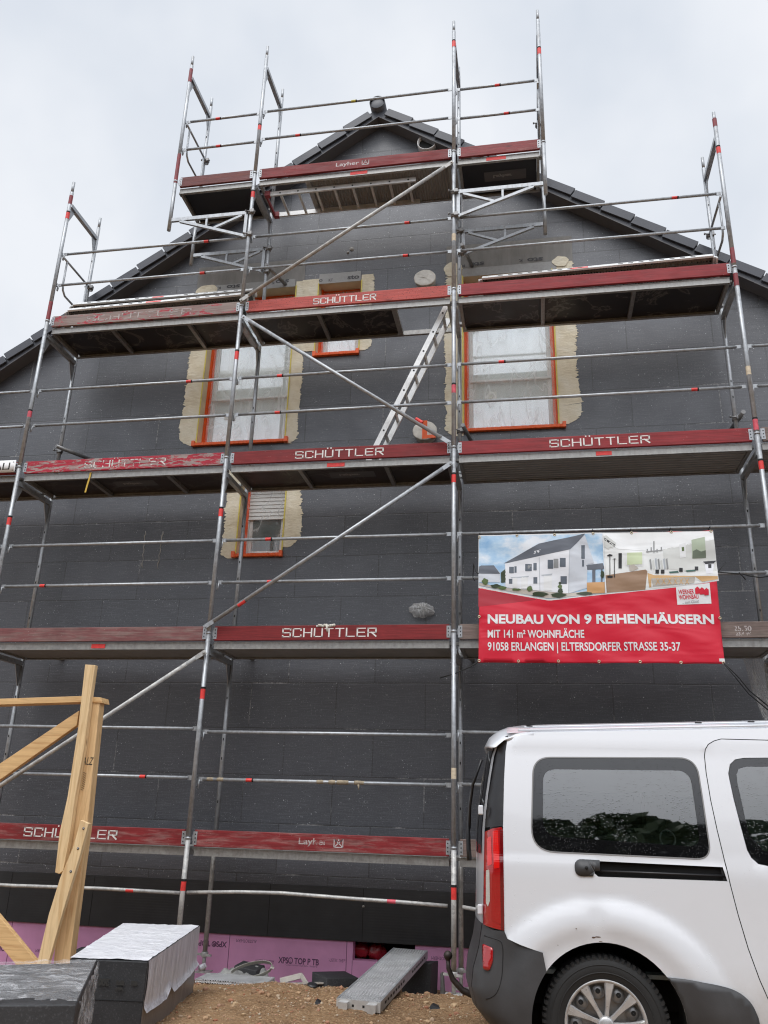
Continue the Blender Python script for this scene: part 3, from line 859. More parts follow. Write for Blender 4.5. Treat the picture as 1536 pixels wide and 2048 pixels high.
# windows
def window(op, dep, shutter=None, mull=None, dark=False, sticker=None, filmed=True, orange_r=False, sill=None, orange_top=True):
    x0, x1, z0, z1 = op; Yf = YW+dep
    mb = MB()   # reveal lining
    mb.box2((x0, YW+.001, z0), (x0-.03, Yf+.08, z1)); mb.box2((x1, YW+.001, z0), (x1+.03, Yf+.08, z1)); mb.box2((x0-.03, YW+.001, z1), (x1+.03, Yf+.08, z1+.03)); mb.box2((x0-.03, YW+.001, z0-.03), (x1+.03, Yf+.08, z0))
    w = obj('window', mb, M['reveal'], house)
    f = .06
    mb = MB()
    mb.box2((x0, Yf, z0), (x0+f, Yf+.07, z1)); mb.box2((x1-f, Yf, z0), (x1, Yf+.07, z1)); mb.box2((x0+f, Yf, z0), (x1-f, Yf+.07, z0+f)); mb.box2((x0+f, Yf, z1-f), (x1-f, Yf+.07, z1))
    mb.box2((x0+f, Yf+.02, z0+f), (x0+f+.045, Yf+.06, z1-f)); mb.box2((x1-f-.045, Yf+.02, z0+f), (x1-f, Yf+.06, z1-f)); mb.box2((x0+f+.045, Yf+.02, z0+f), (x1-f-.045, Yf+.06, z0+f+.045))
    if mull: mb.box2((x0+f, Yf-.002, mull), (x1-f, Yf+.068, mull+.03))
    obj('frame', mb, M['pvc'], w, bevel=.005)
    mb = MB(); mb.box2((x0+f, Yf+.035, z0+f), (x1-f, Yf+.045, z1-f)); obj('pane', mb, M['win_dark'] if dark else M['win_glass'], w)
    if shutter:
        mb = MB(); z = shutter; 
        while z < z1: mb.hexa([(x0+.05, Yf-.012, z), (x1-.05, Yf-.012, z), (x1-.05, Yf+.01, z), (x0+.05, Yf+.01, z)], [(x0+.05, Yf-.002, z+.046), (x1-.05, Yf-.002, z+.046), (x1-.05, Yf+.01, z+.046), (x0+.05, Yf+.01, z+.046)]); z += .049
        obj('shutter', mb, M['shutter'], w)
    # yellow corner beads and orange tape round the frame
    mb = MB(); mb.box2((x0-.012, YW-.014, z0), (x0+.004, YW-.0085, z1)); mb.box2((x1-.004, YW-.014, z0), (x1+.012, YW-.0085, z1)); objs('corner_bead', mb, M['yellow'], w)
    mb = MB(); mb.box2((x0+.001, Yf-.055, z0), (x0+.022, Yf-.004, z1)); mb.box2((x0+.022, Yf-.012, z0+.01), (x0+.052, Yf-.004, z1))
    if orange_r: mb.box2((x1-.052, Yf-.012, z0+.01), (x1-.001, Yf-.004, z1))
    if orange_top: mb.box2((x0+.052, Yf-.012, z1-.05), (x1-.052, Yf-.004, z1-.002))
    obj('orange_tape', mb, M['orange'], w)
    # taped sill
    sx0, sx1 = sill
    mb = MB(); n = 24; 
    for i in range(n):
        a, b = sx0+(sx1-sx0)*i/n, sx0+(sx1-sx0)*(i+1)/n; j = random.uniform(-.003, .003)
        mb.hexa([(a, YW-.045, z0-.040+j), (b, YW-.045, z0-.040-j), (b, Yf, z0-.034), (a, Yf, z0-.034)], [(a, YW-.048, z0+.0+j), (b, YW-.048, z0-.0), (b, Yf-.002, z0+.012), (a, Yf-.002, z0+.012)])
    mb.box2((sx0-.012, YW-.052, z0-.045), (sx0+.03, YW-.004, z0+.03)); mb.box2((sx1-.03, YW-.052, z0-.045), (sx1+.012, YW-.004, z0+.03))
    obj('window_sill', mb, M['orange'], w, bevel=.004)
    if sticker:
        mb = MB(); mb.box2((sticker[0], Yf+.030, sticker[1]), (sticker[0]+.12, Yf+.034, sticker[1]+.11)); obj('sticker', mb, M['sticker'], w)
    if filmed:
        mb = MB()
        def fm(u, v):
            n1 = mnoise.noise(Vector((u*2.4+v*1.3, v*.9, 2))); n2 = mnoise.noise(Vector((u*9+v*5, v*3.4, 5)))
            return (u, Yf-.02 + .016*n1 + .007*n2, v)
        sheet(mb, [(x0+.03, z0+.02), (x1-.02, z0+.02), (x1-.02, z1-.03), (x0+.03, z1-.03)], [], .045, fm)
        obj('protective_film', mb, M['film_thin'] if shutter else M['film'], w, recalc=False)
    return w
window(W1, .20, mull=5.40, sill=(X(387, 888), X(575, 881)), sticker=(-3.18, 5.13))
window(W2, .20, sill=(X(628, 709), X(717, 706)))
window(W3, .20, mull=5.45, sill=(X(927, 863), X(1130, 851)), orange_r=True, sticker=(.30, 5.21))
window(W4, .20, shutter=3.69, dark=True, sill=(X(466, 1112), X(564, 1108)), orange_top=False)

# wrapped vent pipes sticking out of the wall
def vent(px, py, r, L, kind):
    p = PY(px, py, YW-.07); p.y = YW
    mb = MB()
    if kind == 'cap':
        mb.lathe([(r*.8, -.05), (r*.8, .02), (r, .02), (r, .15), (r*.94, .16), (r*.9, .10), (.001, .10)], p, (0, -1, 0), 32, True)
        v = obj('vent', mb, M['vent_white'], house)
        mb = MB(); mb.lathe([(r*.82, .104), (.001, .108)], p, (0, -1, 0), 32); obj('vent_grille', mb, M['hole'], v); return
    rr_ = r*(.3 if kind == 'bag' else 1); mb.lathe([(rr_*.82, -.02), (rr_*.82, L*.6), (rr_*.7, L*.6), (.001, L*.58)], p, (0, -1, 0), 28)
    v = obj('vent', mb, M['vent_white'] if kind != 'bag' else M['cloth'], house)
    mb = MB(); seg = 40; prof = [(r*.95, 0), (r*.97, L*.6), (r*1.05, L*1.3), (r*1.06, L*1.42), (r*.98, L*1.46), (r*.5, L*1.44), (.001, L*1.44)] if kind != 'bag' else [(r*.8, 0), (r*1.0, L*.3), (r*.95, L*.5), (r*.7, L*.75), (r*.3, L*.8), (.001, L*.8)]
    vs = []; fs = []
    for i, (rr, h) in enumerate(prof):
        for k in range(seg):
            a = 2*PI*k/seg; q = 1 + (.22 if kind == 'bag' else .035)*mnoise.noise(Vector((math.cos(a)*3+px, math.sin(a)*3, h*9)))
            if kind == 'bag': q *= 1 + .3*math.cos(a+2.3)
            vs.append(p + Vector((math.cos(a)*rr*q, -h*(1+(.25 if kind == 'bag' else .05)*mnoise.noise(Vector((a*2, px, i)))), math.sin(a)*rr*q*(.6 if kind == 'bag' else .85))))
    for i in range(len(prof)-1):
        for k in range(seg): fs.append((i*seg+k, i*seg+(k+1) % seg, (i+1)*seg+(k+1) % seg, (i+1)*seg+k))
    mb.add(vs, fs, True); obj('plastic_wrap', mb, M['bag'] if kind == 'bag' else M['vent_wrap'], v)
    if kind == 'tape':
        mb = MB(); mb.box2((p.x-.03, YW-L*1.50, p.z-r*.8), (p.x+.03, YW-.03, p.z+r*.93)); mb.box2((p.x+.03, YW-L*1.49, p.z-r*.75), (p.x+r*.95, YW-L*1.2, p.z-r*.45)); obj('orange_tape', mb, M['orange'], v)
vent(851, 562, .135, .10, 'wrap'); vent(851, 866, .140, .10, 'tape'); vent(848, 1216, .145, .12, 'bag'); vent(855, 292, .135, .1, 'cap')
# ------------------------------------------------------------------ scaffold
XZ_, XA, XB, XC, XD, XG = -7.71, -5.14, -2.57, 0.0, 3.07, 6.14
XE, XF = -3.66, 1.09
DI = .73
scaf = thing('scaffold', 'galvanised steel facade scaffold standing in front of the dark grey gable', 'scaffold', (XC, 0, -1.2))
SC = Vector((XC, 0, -1.2))
def part(name, mb, mat, origin, parent=scaf, **k): return obj(name, mb, mat, parent, origin, **k)
def adopt(o, origin):   # parts that are copied: keep their own origin
    return o
# frame: two standards, U transom, gusset plates
mb = MB()
mb.box2((-.026, .024, 1.775), (.026, DI-.024, 1.783)); mb.box2((-.026, .024, 1.783), (-.021, DI-.024, 1.828)); mb.box2((.021, .024, 1.783), (.026, DI-.024, 1.828))
for y, s in ((.022, 1), (DI-.022, -1)):
    mb.prism([(-.003, y, 1.774), (-.003, y+s*.115, 1.774), (-.003, y+s*.02, 1.56), (-.003, y, 1.54)], (.006, 0, 0))
o0 = Vector((XB, 0, ZL(2)))
for v in mb.v: v += o0
frame0 = part('frame', mb, M['galv'], o0)
def std(y, top):
    mb = MB(); mb.tube([(0, y, 0), (0, y, 2.0)], .0242, 14)
    mb.tube([(0, y, -.012), (0, y, .010)], .0275, 14)
    mb.cur = 1
    if y > .5:
        for z in (.34, .78, .98, 1.42): mb.box((0, y-.0238, z), (.011, .004, .026))
    mb.cur = 0
    if y < .5:
        for z in (.56, 1.03): mb.box((-.002, y+.032, z), (.03, .026, .05)); mb.box((.018, y+.05, z-.045), (.012, .02, .07))
    for v in mb.v: v += o0
    return obj('standard', mb, [M['galv'], M['hole']], frame0, o0)
st0 = std(0.0, False); st1 = std(DI, False)
st0.location = (0,0,0); st1.location = (0,0,0)
FR = {}
def place_frame(x, k, first=[True]):
    if first[0]: f = frame0; first[0] = False
    else: f = copy_tree(frame0)
    if f is not frame0: f.parent = scaf
    f.location = Vector((x, 0, ZL(k))) - SC
    FR[(x, k)] = f; return f
for x, ks in ((XB, range(1, 6)), (XC, range(1, 6)), (XA, range(1, 5)), (XD, range(1, 5)), (XZ_, range(1, 4)), (XG, range(1, 4)), (XE, (5,)), (XF, (5,))):
    for k in ks: place_frame(x, k)
# spigots on the open tops
mb = MB(); mb.tube([(XB, 0, ZL(6)), (XB, 0, ZL(6)+.17)], .0190, 12)
sp0 = part('spigot', mb, M['galv'], (XB, 0, ZL(6)))
sp0.location = Vector((XB, 0, ZL(6))) - SC
for x, k in ((XB, 6), (XC, 6), (XE, 6), (XF, 6), (XA, 5), (XD, 5), (XZ_, 4), (XG, 4)):
    for y in (0, DI):
        if x == XB and y == 0: continue
        c = copy_tree(sp0); c.parent = scaf; c.location = Vector((x, y, ZL(k))) - SC
# lower legs with screw jacks
for y in (0, DI):
    mb = MB(); zb = -1.19 if y == 0 else -1.27
    mb.tube([(XC, y, zb+.18), (XC, y, 0)], .0242, 14); mb.tube([(XC, y, zb+.02), (XC, y, zb+.2)], .0185, 12); mb.box((XC, y, zb+.012), (.15, .15, .008))
    mb.lathe([(.03, 0), (.036, .01), (.036, .04), (.03, .05)], (XC, y, zb+.14), (0, 0, 1), 12)
    mb.bar((XC-.09, y, zb+.165), (XC+.08, y-.03, zb+.16), .016, .02)
    leg0 = part('base_leg', mb, M['galv_old'], (XC, 0, 0)); leg0.location = Vector((XC, 0, 0)) - SC
    for x in (XB, XA, XD, XZ_, XG):
        c = copy_tree(leg0); c.parent = scaf; c.location = Vector((x, 0, 0)) - SC
# bracket frames: hanging ends of the end standards
for y in (0, DI):
    mb = MB(); mb.tube([(XE, y, 7.22), (XE, y, 8.0)], .0242, 14)
    br0 = part('bracket_leg', mb, M['galv'], (XE, 0, 8.0)); br0.location = Vector((XE, 0, 8)) - SC
    c = copy_tree(br0); c.parent = scaf; c.location = Vector((XF, 0, 8)) - SC
def bracket(xa, xe, y):      # xa at the tall standard, xe at the outer end
    s = 1 if xe > xa else -1; b0 = xa+s*.055
    mb = MB(); zt, zl = 7.375, 7.00
    mb.bar((b0, y, zt), (xe-s*.025, y, zt), .03, .05)
    mb.bar((b0, y, zt-.026), (b0, y, zl), .032, .04, up=(1,0,0))
    mb.bar((xe-s*.14, y, zt-.028), (b0+s*.018, y, zl+.03), .03, .036)
    mb.bar((b0+s*.06, y, zt-.03), (b0+s*.42, y, zl+.192), .026, .03)
    mb.bar((b0+s*.53, y, zt-.026), (b0+s*.53, y, zl+.235), .022, .026, up=(1,0,0))
    return part('bracket', mb, M['galv'], (xa, y, zt))
def coupler(x, y, z):
    mb = MB(); mb.lathe([(.025, 0), (.036, 0), (.036, .05), (.025, .05)], (x, y, z-.025), (0, 0, 1), 12); mb.box((x+.03, y-.03, z), (.045, .05, .045)); mb.tube([(x-.05, y-.035, z+.012), (x+.07, y-.04, z-.012)], .008, 6)
    mb.lathe([(.015, 0), (.015, .014), (.001, .015)], (x-.05, y-.035, z+.012), (-1, 0, 0), 6)
    return part('coupler', mb, M['galv_dark'], (x, y, z))
for y in (0, DI):
    bracket(XB, XE, y); bracket(XC, XF, y)
    for x in (XB, XC): coupler(x, y, 7.37); coupler(x, y, 7.03)
# guardrails
def rail_mb(L):
    mb = MB(); n = 14; pts = []
    mb.tube([(.075, .04, 0), (L-.075, .04, 0)], .0169, 10)
    for a, b in ((.03, .085), (L-.085, L-.03)): mb.box(((a+b)/2, .04, 0), (b-a, .010, .042))
    mb.tube([(.04, .04, -.005), (.036, .04, -.045), (.034, .036, -.085)], [.009, .008, .006], 7)
    return mb
def tape_mb(r): 
    mb = MB(); mb.tube([(0, 0, -.035), (0, 0, .035)], r, 12, caps=False); return mb
RAILS = {}
def place_rail(x0, x1, z, tape=None, mat='galv', tmat='redtape'):
    L = round(x1-x0, 2); key = (L, mat)
    if key not in RAILS:
        mb = rail_mb(L); o = part('guardrail', mb, M[mat], (0,0,0)); RAILS[key] = o
        o.location = Vector((x0, 0, z)) - SC
    else:
        o = RAILS[key].copy(); COL.objects.link(o); o.parent = scaf; o.location = Vector((x0, 0, z)) - SC
    if tape is not None:
        for tx in (tape if isinstance(tape, (list, tuple)) else [tape]): hband(o, tx, tmat)
    return o
HB = {}
def hband(rail, tx, tmat):
    if tmat not in HB:
        mb = MB(); mb.tube([(-.03, .04, 0), (.03, .04, 0)], .0178, 10, caps=False); mb.cur = 1; mb.tube([(.03, .04, 0), (.046, .04, 0)], .0177, 10, caps=False)
        me = None; o = obj('tape_band', mb, [M[tmat], M['hole']], rail, WORLD[rail.name] if rail.name in WORLD else (0,0,0))
        HB[tmat] = o
    else:
        o = HB[tmat].copy(); COL.objects.link(o); o.parent = rail
    o.location = (tx, 0, 0)
WORLD_DEFAULT = Vector((0,0,0))
class _W(dict):
    def __missing__(s, k): return Vector((0,0,0))
WORLD = _W(WORLD)
def rx(px, py): return PY(px, py, .04).x
def rails(x0, x1, k, t_low=None, t_up=None, **kw):
    place_rail(x0, x1, ZL(k)+.555, (rx(*t_low)-x0) if t_low else None, **kw)
    place_rail(x0, x1, ZL(k)+1.03, (rx(*t_up)-x0) if t_up else None, **kw)
rails(XE, XB, 5, (437, 290), (436, 238)); place_rail(XB, XC, ZL(5)+.585, rx(596, 268)-XB); place_rail(XB, XC, ZL(5)+1.05, rx(707, 205)-XB, tmat='yellowtape')
rails(XC, XF, 5, (1012, 216), (994, 164))
rails(XA, XB, 4, (405, 545), (412, 489)); rails(XB, XC, 4, (811, 506), (814, 445)); rails(XC, XD, 4, None, (1348, 390))
rails(XZ_, XA, 3); rails(XA, XB, 3, None, (377, 769)); rails(XB, XC, 3, (555, 826), (559, 758)); rails(XC, XD, 3, (1388, 775), (1003, 732)); rails(XD, XG, 3)
rails(XZ_, XA, 2); rails(XA, XB, 2, (85, 1173)); rails(XB, XC, 2, (540, 1165), (536, 1087)); rails(XC, XD, 2); rails(XD, XG, 2)
rails(XZ_, XA, 1); rails(XA, XB, 1, (285, 1558), None); place_rail(XB, XC, ZL(1)+.545, rx(498, 1563)-XB, mat='galv'); place_rail(XB, XC, ZL(1)+1.0); rails(XC, XD, 1); rails(XD, XG, 1)
# dried mortar on one rail
mb = MB()
for (px, r) in ((664, .021), (680, .022), (690, .020), (715, .021), (723, .018), (420, .0185), (440, .0185), (640, .019)):
    p = PY(px, 1563+ (px-400)*.025, .04); pts = []; rr = []
    for i in range(7):
        pts.append((p.x-.035+.012*i, .04, ZL(1)+.545)); rr.append(r*(1+.14*mnoise.noise(Vector((i*.9, px, 0)))) if 0 < i < 6 else .0168)
    mb.tube(pts, rr, 9)
mb.tube([(PY(717,1573,.04).x, .03, ZL(1)+.53), (PY(717,1573,.04).x+.005, .03, ZL(1)+.48)], [.012, .003], 7)
objs('mortar_lump', mb, simple('dried mortar', lin(150, 138, 118), .9, 0, .25, 25, .5), scaf, (XC, 0, ZL(1)))
# bent ledger tubes near the ground
for (pts, tp, tm) in ((((-300,1752),(-120,1762),(20,1771),(200,1777),(361,1786)), (260,1781), 'redtape'), (((374,1785),(480,1784),(560,1786),(700,1797),(800,1804),(895,1812)), (783,1803), 'pinktape'), (((925,1814),(985,1825),(1300,1862),(1500,1885)), None, None)):
    P = [PY(x, y, .05) for x, y in pts]; mb = MB(); mb.tube(P, .0169, 10)
    o = part('ledger_tube', mb, M['galv_old'], P[0])
    o.location = P[0] - SC; WORLD[o.name] = P[0]
    if tp:
        c = PY(tp[0], tp[1], .05); d = (P[-2]-P[-3]).normalized() if tm == 'pinktape' else (P[-1]-P[-2]).normalized(); mb = MB(); mb.tube([c-d*.04, c+d*.04], .0180, 10, caps=False); obj('tape_band', mb, M[tm], o)
# marking tape on the standards
for (x, ln, k) in ((XA, [(137, 432, 'redtape', .05), (147, 400, 'redpaint', .07), (97, 622, 'redpaint', .13), (59, 829, 'pinktape', .04), (18, 1043, 'redtape', .045)], 0),
                   (XB, [(516, 257, 'redtape', .04), (506, 390, 'redtape', .045), (472, 712, 'redtape', .055), (441, 1026, 'redtape', .045), (404, 1388, 'redtape', .05), (367, 1772, 'redtape', .04)], 0),
                   (XC, [(904, 90, 'redtape', .05), (905, 476, 'creamtape', .05), (904, 779, 'pinktape', .05), (904, 958, 'redtape', .045), (907, 1547, 'creamtape', .05), (908, 1787, 'redtape', .05)], 0),
                   (XD, [(1440, 245, 'redpaint', .06), (1444, 301, 'redtape', .045), (1468, 512, 'redpaint', .10), (1474, 560, 'redpaint', .08), (1497, 742, 'creamtape', .05), (1515, 850, 'pinktape', .06), (1524, 931, 'redtape', .045)], 0),
                   (XE, [(374, 153, 'redpaint', .12), (357, 338, 'redpaint', .24)], 0), (XF, [(1077, 104, 'redtape', .05)], 0)):
    for (px, py, m, h) in ln:
        z = PY(px, py, 0).z; kk = int(math.floor(z/2.0))+1; f = FR.get((x, kk))
        if f is None: f = scaf; base = SC
        else: base = Vector((x, 0, ZL(kk)))
        mb = MB(); mb.tube([(x, 0, z-h), (x, 0, z+h)], .0250, 14, caps=False)
        if m in ('redtape', 'pinktape') : mb.cur = 1; mb.tube([(x, 0, z+h), (x, 0, z+h+.022)], .0250, 14, caps=False)
        WORLD[f.name] = base; obj('tape_band', mb, [M[m], M['hole']], f)
# diagonal braces
for (a, b, mat, tp) in (((483, 600), (903, 325), 'galv_old', None), ((487, 634), (897, 884), 'galv', (838, 842)), ((411, 1253), (901, 927), 'galv', (483, 1206)), ((408, 1305), (-190, 1696), 'galv_old', None)):
    A, B = PY(*a, -.045), PY(*b, -.045); mb = MB(); d = (B-A).normalized()
    mb.tube([A+d*.10, B-d*.10], .0222, 12)
    for p, s in ((A, 1), (B, -1)): mb.bar(p+d*s*(-.02), p+d*s*.13, .010, .046); mb.tube([p+Vector((0,-.02,0)), p+Vector((0,.03,0))], .012, 8)
    o = part('diagonal_brace', mb, M[mat], A); o.location = A - SC; WORLD[o.name] = A
    if tp:
        c = PY(*tp, -.045); mb = MB(); mb.tube([c-d*.045, c+d*.045], .0230, 12, caps=False); obj('tape_band', mb, M['redtape'], o)
# end guards (bent tube loops) at the open ends
def end_guard(x, k):
    z = ZL(k); mb = MB()
    mb.tube([(x, .02, z+.98), (x, DI-.02, z+.98)], .0145, 9)
    mb.tube([(x, .12, z+.97), (x, .12, z+.62), (x, .14, z+.55), (x, .20, z+.50), (x, DI-.16, z+.50), (x, DI-.10, z+.50), (x, DI-.10, z+.97)], .0135, 9)
    part('end_guard', mb, M['galv'], (x, 0, z)); coupler(x, DI, z+.98)
end_guard(XE+.035, 5); end_guard(XF-.035, 5); end_guard(XA+.035, 4); end_guard(XD-.035, 4)
# wall anchors: short tubes clamped to the inner standards
def anchor(x, z, dx, ylen=.16):
    mb = MB(); mb.tube([(x+.05, DI-.17, z), (x+.05+dx*.3, YW-.005, z+.015)], .0242, 12)
    o = part('anchor_tube', mb, M['galv_dark'], (x, DI, z)); coupler(x, DI, z)
for x, z, dx in ((XA, 1.90, .9), (XB, 1.90, .3), (XC, 1.88, .2), (XA, 4.52, .7), (XC, 4.53, .2), (XD, 4.52, -.1), (XB, 7.0, .4), (XC, 7.05, .3)): anchor(x, z, dx)

# ------------------------------------------------------------------ toe boards
BH, BT, BYC = .152, .032, .035
def toe(x0, x1, k, mat, label, letters=None, dz=0.0, extra=None):
    z = ZL(k)+dz; a, b = x0+.055, x1-.045
    mb = MB(); n = 6
    mb.box2((a, BYC-BT/2, z-BH/2), (b, BYC+BT/2, z+BH/2))
    t = obj('toe_board', mb, M[mat], None, ((x0+x1)/2, BYC, z-BH/2), bevel=.004)
    tag(t, label, 'toe board', 'toe boards along the scaffold decks')
    for s in (a, b):
        e = MB(); sg = 1 if s == a else -1
        e.box2((s-sg*.012, BYC-BT/2-.004, z-.06), (s+sg*.028, BYC-BT/2-.001, z+.06)); e.box2((s-sg*.02, BYC-BT/2-.003, z-.03), (s-sg*.014, BYC+BT/2, z+.03))
        e.cur = 1
        for zz in (-.035, 0, .035): e.box2((s+sg*.006, BYC-BT/2-.0062, z+zz-.006), (s+sg*.016, BYC-BT/2-.0042, z+zz+.006))
        obj('end_bracket', e, [M['galv'], M['hole']], t)
    Yl = BYC-BT/2-.0012
    for L in letters or []:
        m = MB()
        if L[0] == 'block':
            block_text(m, L[1], PY(L[2], L[4], Yl).x, PY(L[3], L[4], Yl).x, z+L[6], L[5], Yl, .0118)
        else:
            c = PY(L[2], L[3], Yl); c.z = z+L[6]; c.y = Yl
            text_on(m, L[1], c, L[4], (1,0,0), (0,0,1), .0012, width=L[5])
        obj('lettering', m, M[L[-1]], t, recalc=False)
    if extra: extra(t, z, Yl)
    return t
def emblem(px, py, s, mat):
    def f(t, z, Yl):
        c = PY(px, py, Yl); m = MB()
        P = lambda u, v: Vector((c.x+u*s, Yl, z+v*s))
        for a, b in (((-.5,-.4),(-.5,.45)),((.5,-.4),(.5,.45)),((-.5,.45),(.5,-.4)),((.5,.45),(-.5,-.4)),((-.5,-.4),(.5,-.4)),((-.5,.45),(-.15,.15)),((.5,.45),(.15,.15))): m.bar(P(*a), P(*b), .001, s*.10, up=(.01,0,1) if abs(a[0]-b[0]) > .01 else (1,0,0))
        m.lathe([(.001, 0), (s*.09, 0), (s*.09, .001)], P(0, .38), (0,-1,0), 10)
        obj('emblem', m, M[mat], t, recalc=False)
    return f
toe(XE, XB, 5, 'b_brown', 'short brownish toe board on the top left bracket deck')
toe(XB, XC, 5, 'b_dark', 'dark red toe board on top, printed Layher with a small crossed emblem', [('t', 'Layher', 695, 326, .075, .30, 0, 'pale_print')], extra=emblem(731, 321, .085, 'pale_print'))
toe(XC, XF, 5, 'b_scuff', 'short scuffed red toe board on the top right bracket deck')
toe(XA, XB, 4, 'b_bare', 'bare grey toe board with leftover red flakes, under perforated planks', [('block', 'SCHÜTTLER', 175, 380, 632, .07, 0, 'white_ghost')])
toe(XB, XC, 4, 'b_salmon', 'salmon red pocked toe board, stencilled SCHÜTTLER, above the steep ladder', [('block', 'SCHÜTTLER', 628, 751, 595, .075, -.005, 'white_letter')])
toe(XC, XD, 4, 'b_red', 'long plain red toe board without lettering, above the right window')
toe(XZ_, XA, 3, 'b_dark', 'dark red toe board below the white sign at the left edge')
toe(XA, XB, 3, 'b_flake', 'flaking crimson toe board with chipped white SCHÜTTLER lettering', [('block', 'SCHÜTTLER', 171, 330, 924, .078, 0, 'white_worn')])
toe(XB, XC, 3, 'b_dark', 'dark red toe board, crisp white SCHÜTTLER, at the foot of the ladder', [('block', 'SCHÜTTLER', 592, 766, 906, .078, 0, 'white_letter')])
toe(XC, XD, 3, 'b_red', 'long dark red toe board, white SCHÜTTLER on its right half', [('block', 'SCHÜTTLER', 1100, 1299, 881, .078, 0, 'white_letter')])
toe(XD, XG, 3, 'b_wood', 'weathered brown toe board stub at the right picture edge')
toe(XA, XB, 2, 'b_grey', 'blank weathered reddish grey toe board above the timber posts')
def blob(t, z, Yl):
    c = PY(653, 1252, Yl); m = MB()
    for i in range(9):
        m.lathe([(.001, -.012), (.016, -.004), (.014, .006), (.001, .012)], (c.x+.022*(i-4)*.9, Yl, z+.075+.02*mnoise.noise(Vector((i*1.3, 0, 2)))), (0,-1,.3), 8)
    m.tube([(c.x, Yl, z+.08), (c.x+.01, Yl-.004, z+.03), (c.x+.012, Yl-.003, z+.0)], [.014, .010, .004], 7)
    obj('foam_blob', m, simple('pale foam blob', (.6, .57, .5), .9, 0, .15, 30, .5), t)
toe(XB, XC, 2, 'b_dark', 'dark red toe board with a foam blob on its white SCHÜTTLER lettering', [('block', 'SCHÜTTLER', 566, 752, 1262, .082, 0, 'white_letter')], extra=blob)
toe(XC, XD, 2, 'b_wood', 'weathered grey toe board running behind the red banner', [('t', '25.50', 1485, 1257, .05, .16, .01, 'white_ghost'), ('t', '23.4 W', 1487, 1268, .035, .14, -.04, 'white_ghost')])
toe(XA, XB, 1, 'b_scuff', 'low scuffed red toe board, SCHÜTTLER lettering partly behind the timber post', [('block', 'SCHÜTTLER', 48, 233, 1669, .075, 0, 'white_letter')])
toe(XB, XC, 1, 'b_scuff', 'lowest middle toe board, red and grained, worn Layher print with emblem', [('t', 'Layher', 626, 1685, .075, .28, 0, 'white_ghost')], extra=emblem(677, 1686, .085, 'pale_print'))
toe(XC, XD, 1, 'b_wood', 'low weathered grey toe board mostly hidden behind the white van')

# ------------------------------------------------------------------ decks
DY0, DY1 = .055, DI-.055
def deck(x0, x1, k, kind, label, xp0=None, xp1=None, cross=(), lab=None, redlab=None):
    z1 = ZL(k)-.085; z0 = z1-.075
    a, b = x0+.05, x1-.05
    d = thing('scaffold_deck', label, 'scaffold deck', ((a+b)/2, (DY0+DY1)/2, z0), 'deck panels hooked into the scaffold')
    for y, s in ((DY0, 1), (DY1, -1)):
        m = MB(); m.box2((a, y, z0), (b, y+s*.006, z1)); m.box2((a, y+s*.006, z0), (b, y+s*.032, z0+.006)); m.box2((a, y-s*.004, z1-.012), (b, y, z1)); m.box2((a, y-s*.004, z0), (b, y, z0+.010))
        obj('side_beam', m, M['steel_beam'], d)
    for x in (a, b):
        m = MB(); s = 1 if x == a else -1
        m.box2((x, DY0+.034, z0+.001), (x+s*.035, DY1-.034, z0+.055))
        for y in (DY0+.08, DY1-.08): m.box2((x-s*.035, y-.03, z1-.03), (x, y+.03, z1-.005))
        obj('end_beam', m, M['steel_beam'], d)
    p0 = xp0 if xp0 is not None else a; p1 = xp1 if xp1 is not None else b
    mt = dict(ply='ply', brown='ply_brown', black='ply_black', corr='corrugated', groove='grooved')[kind]
    m = MB(); zz = z0+.045 if kind in ('ply', 'brown', 'black') else z0+.016
    m.box2((p0+.036, DY0+.007, zz), (p1-.036, DY1-.007, z1-.002))
    pan = obj('panel', m, M[mt], d)
    if xp0 is not None or xp1 is not None:
        x = xp0 if xp0 is not None else xp1; m = MB(); m.box2((x-.03, DY0+.034, z0+.004), (x+.03, DY1-.034, z0+.05)); obj('cross_beam', m, M['steel_beam'], d)
    for x in cross: 
        m = MB(); m.box2((x-.022, DY0+.034, z0+.002), (x+.022, DY1-.034, z0+.044)); obj('cross_beam', m, M['galv_dark'], d)
    if lab:
        c = PY(lab[0], lab[1], (DY0+DY1)/2).x; m = MB(); m.box2((c-.26, .28, zz-.0025), (c+.26, .45, zz-.0012)); lb = obj('label_plate', m, simple('dark grey label', (.085, .085, .09), .5, 0, .1, 9, 0), d)
        m = MB(); text_on(m, 'Layher', (c-.03, .36, zz-.0032), .07, (1,0,0), (0,1,0), .003, width=.24)
        obj('lettering', m, M['label_print'], d, recalc=False)
    if redlab:
        c = PY(redlab[0], redlab[1], DY0).x; m = MB(); m.box2((c-redlab[2], DY0-.0055, z0+.014), (c+redlab[2], DY0-.0042, z1-.016)); obj('label_strip', m, M['redtape'], d)
    return d
xm = lambda px, py: PY(px, py, .35).x
deck(XE, XB, 5, 'black', 'short black deck panel at the top left bracket')
deck(XB, XC, 5, 'corr', 'top hatch deck with corrugated grey underside and an open hatch', xp0=xm(627, 372), redlab=(718, 341, .11))
deck(XC, XF, 5, 'black', 'short black deck panel with a Layher label, top right bracket', lab=(1010, 340), redlab=(992, 310, .12))
deck(XA, XB, 4, 'ply', 'dark stained deck panel above the left window', cross=(xm(245, 678), xm(395, 662)))
deck(XB, XC, 4, 'ply', 'dark deck panel with an open hatch at the ladder head', xp1=xm(795, 638), cross=(xm(648, 650),))
deck(XC, XD, 4, 'ply', 'long dark water stained deck panel above the right window', cross=(xm(1085, 608), xm(1262, 590)))
deck(XZ_, XA, 3, 'brown', 'dark brown deck panel at the left picture edge')
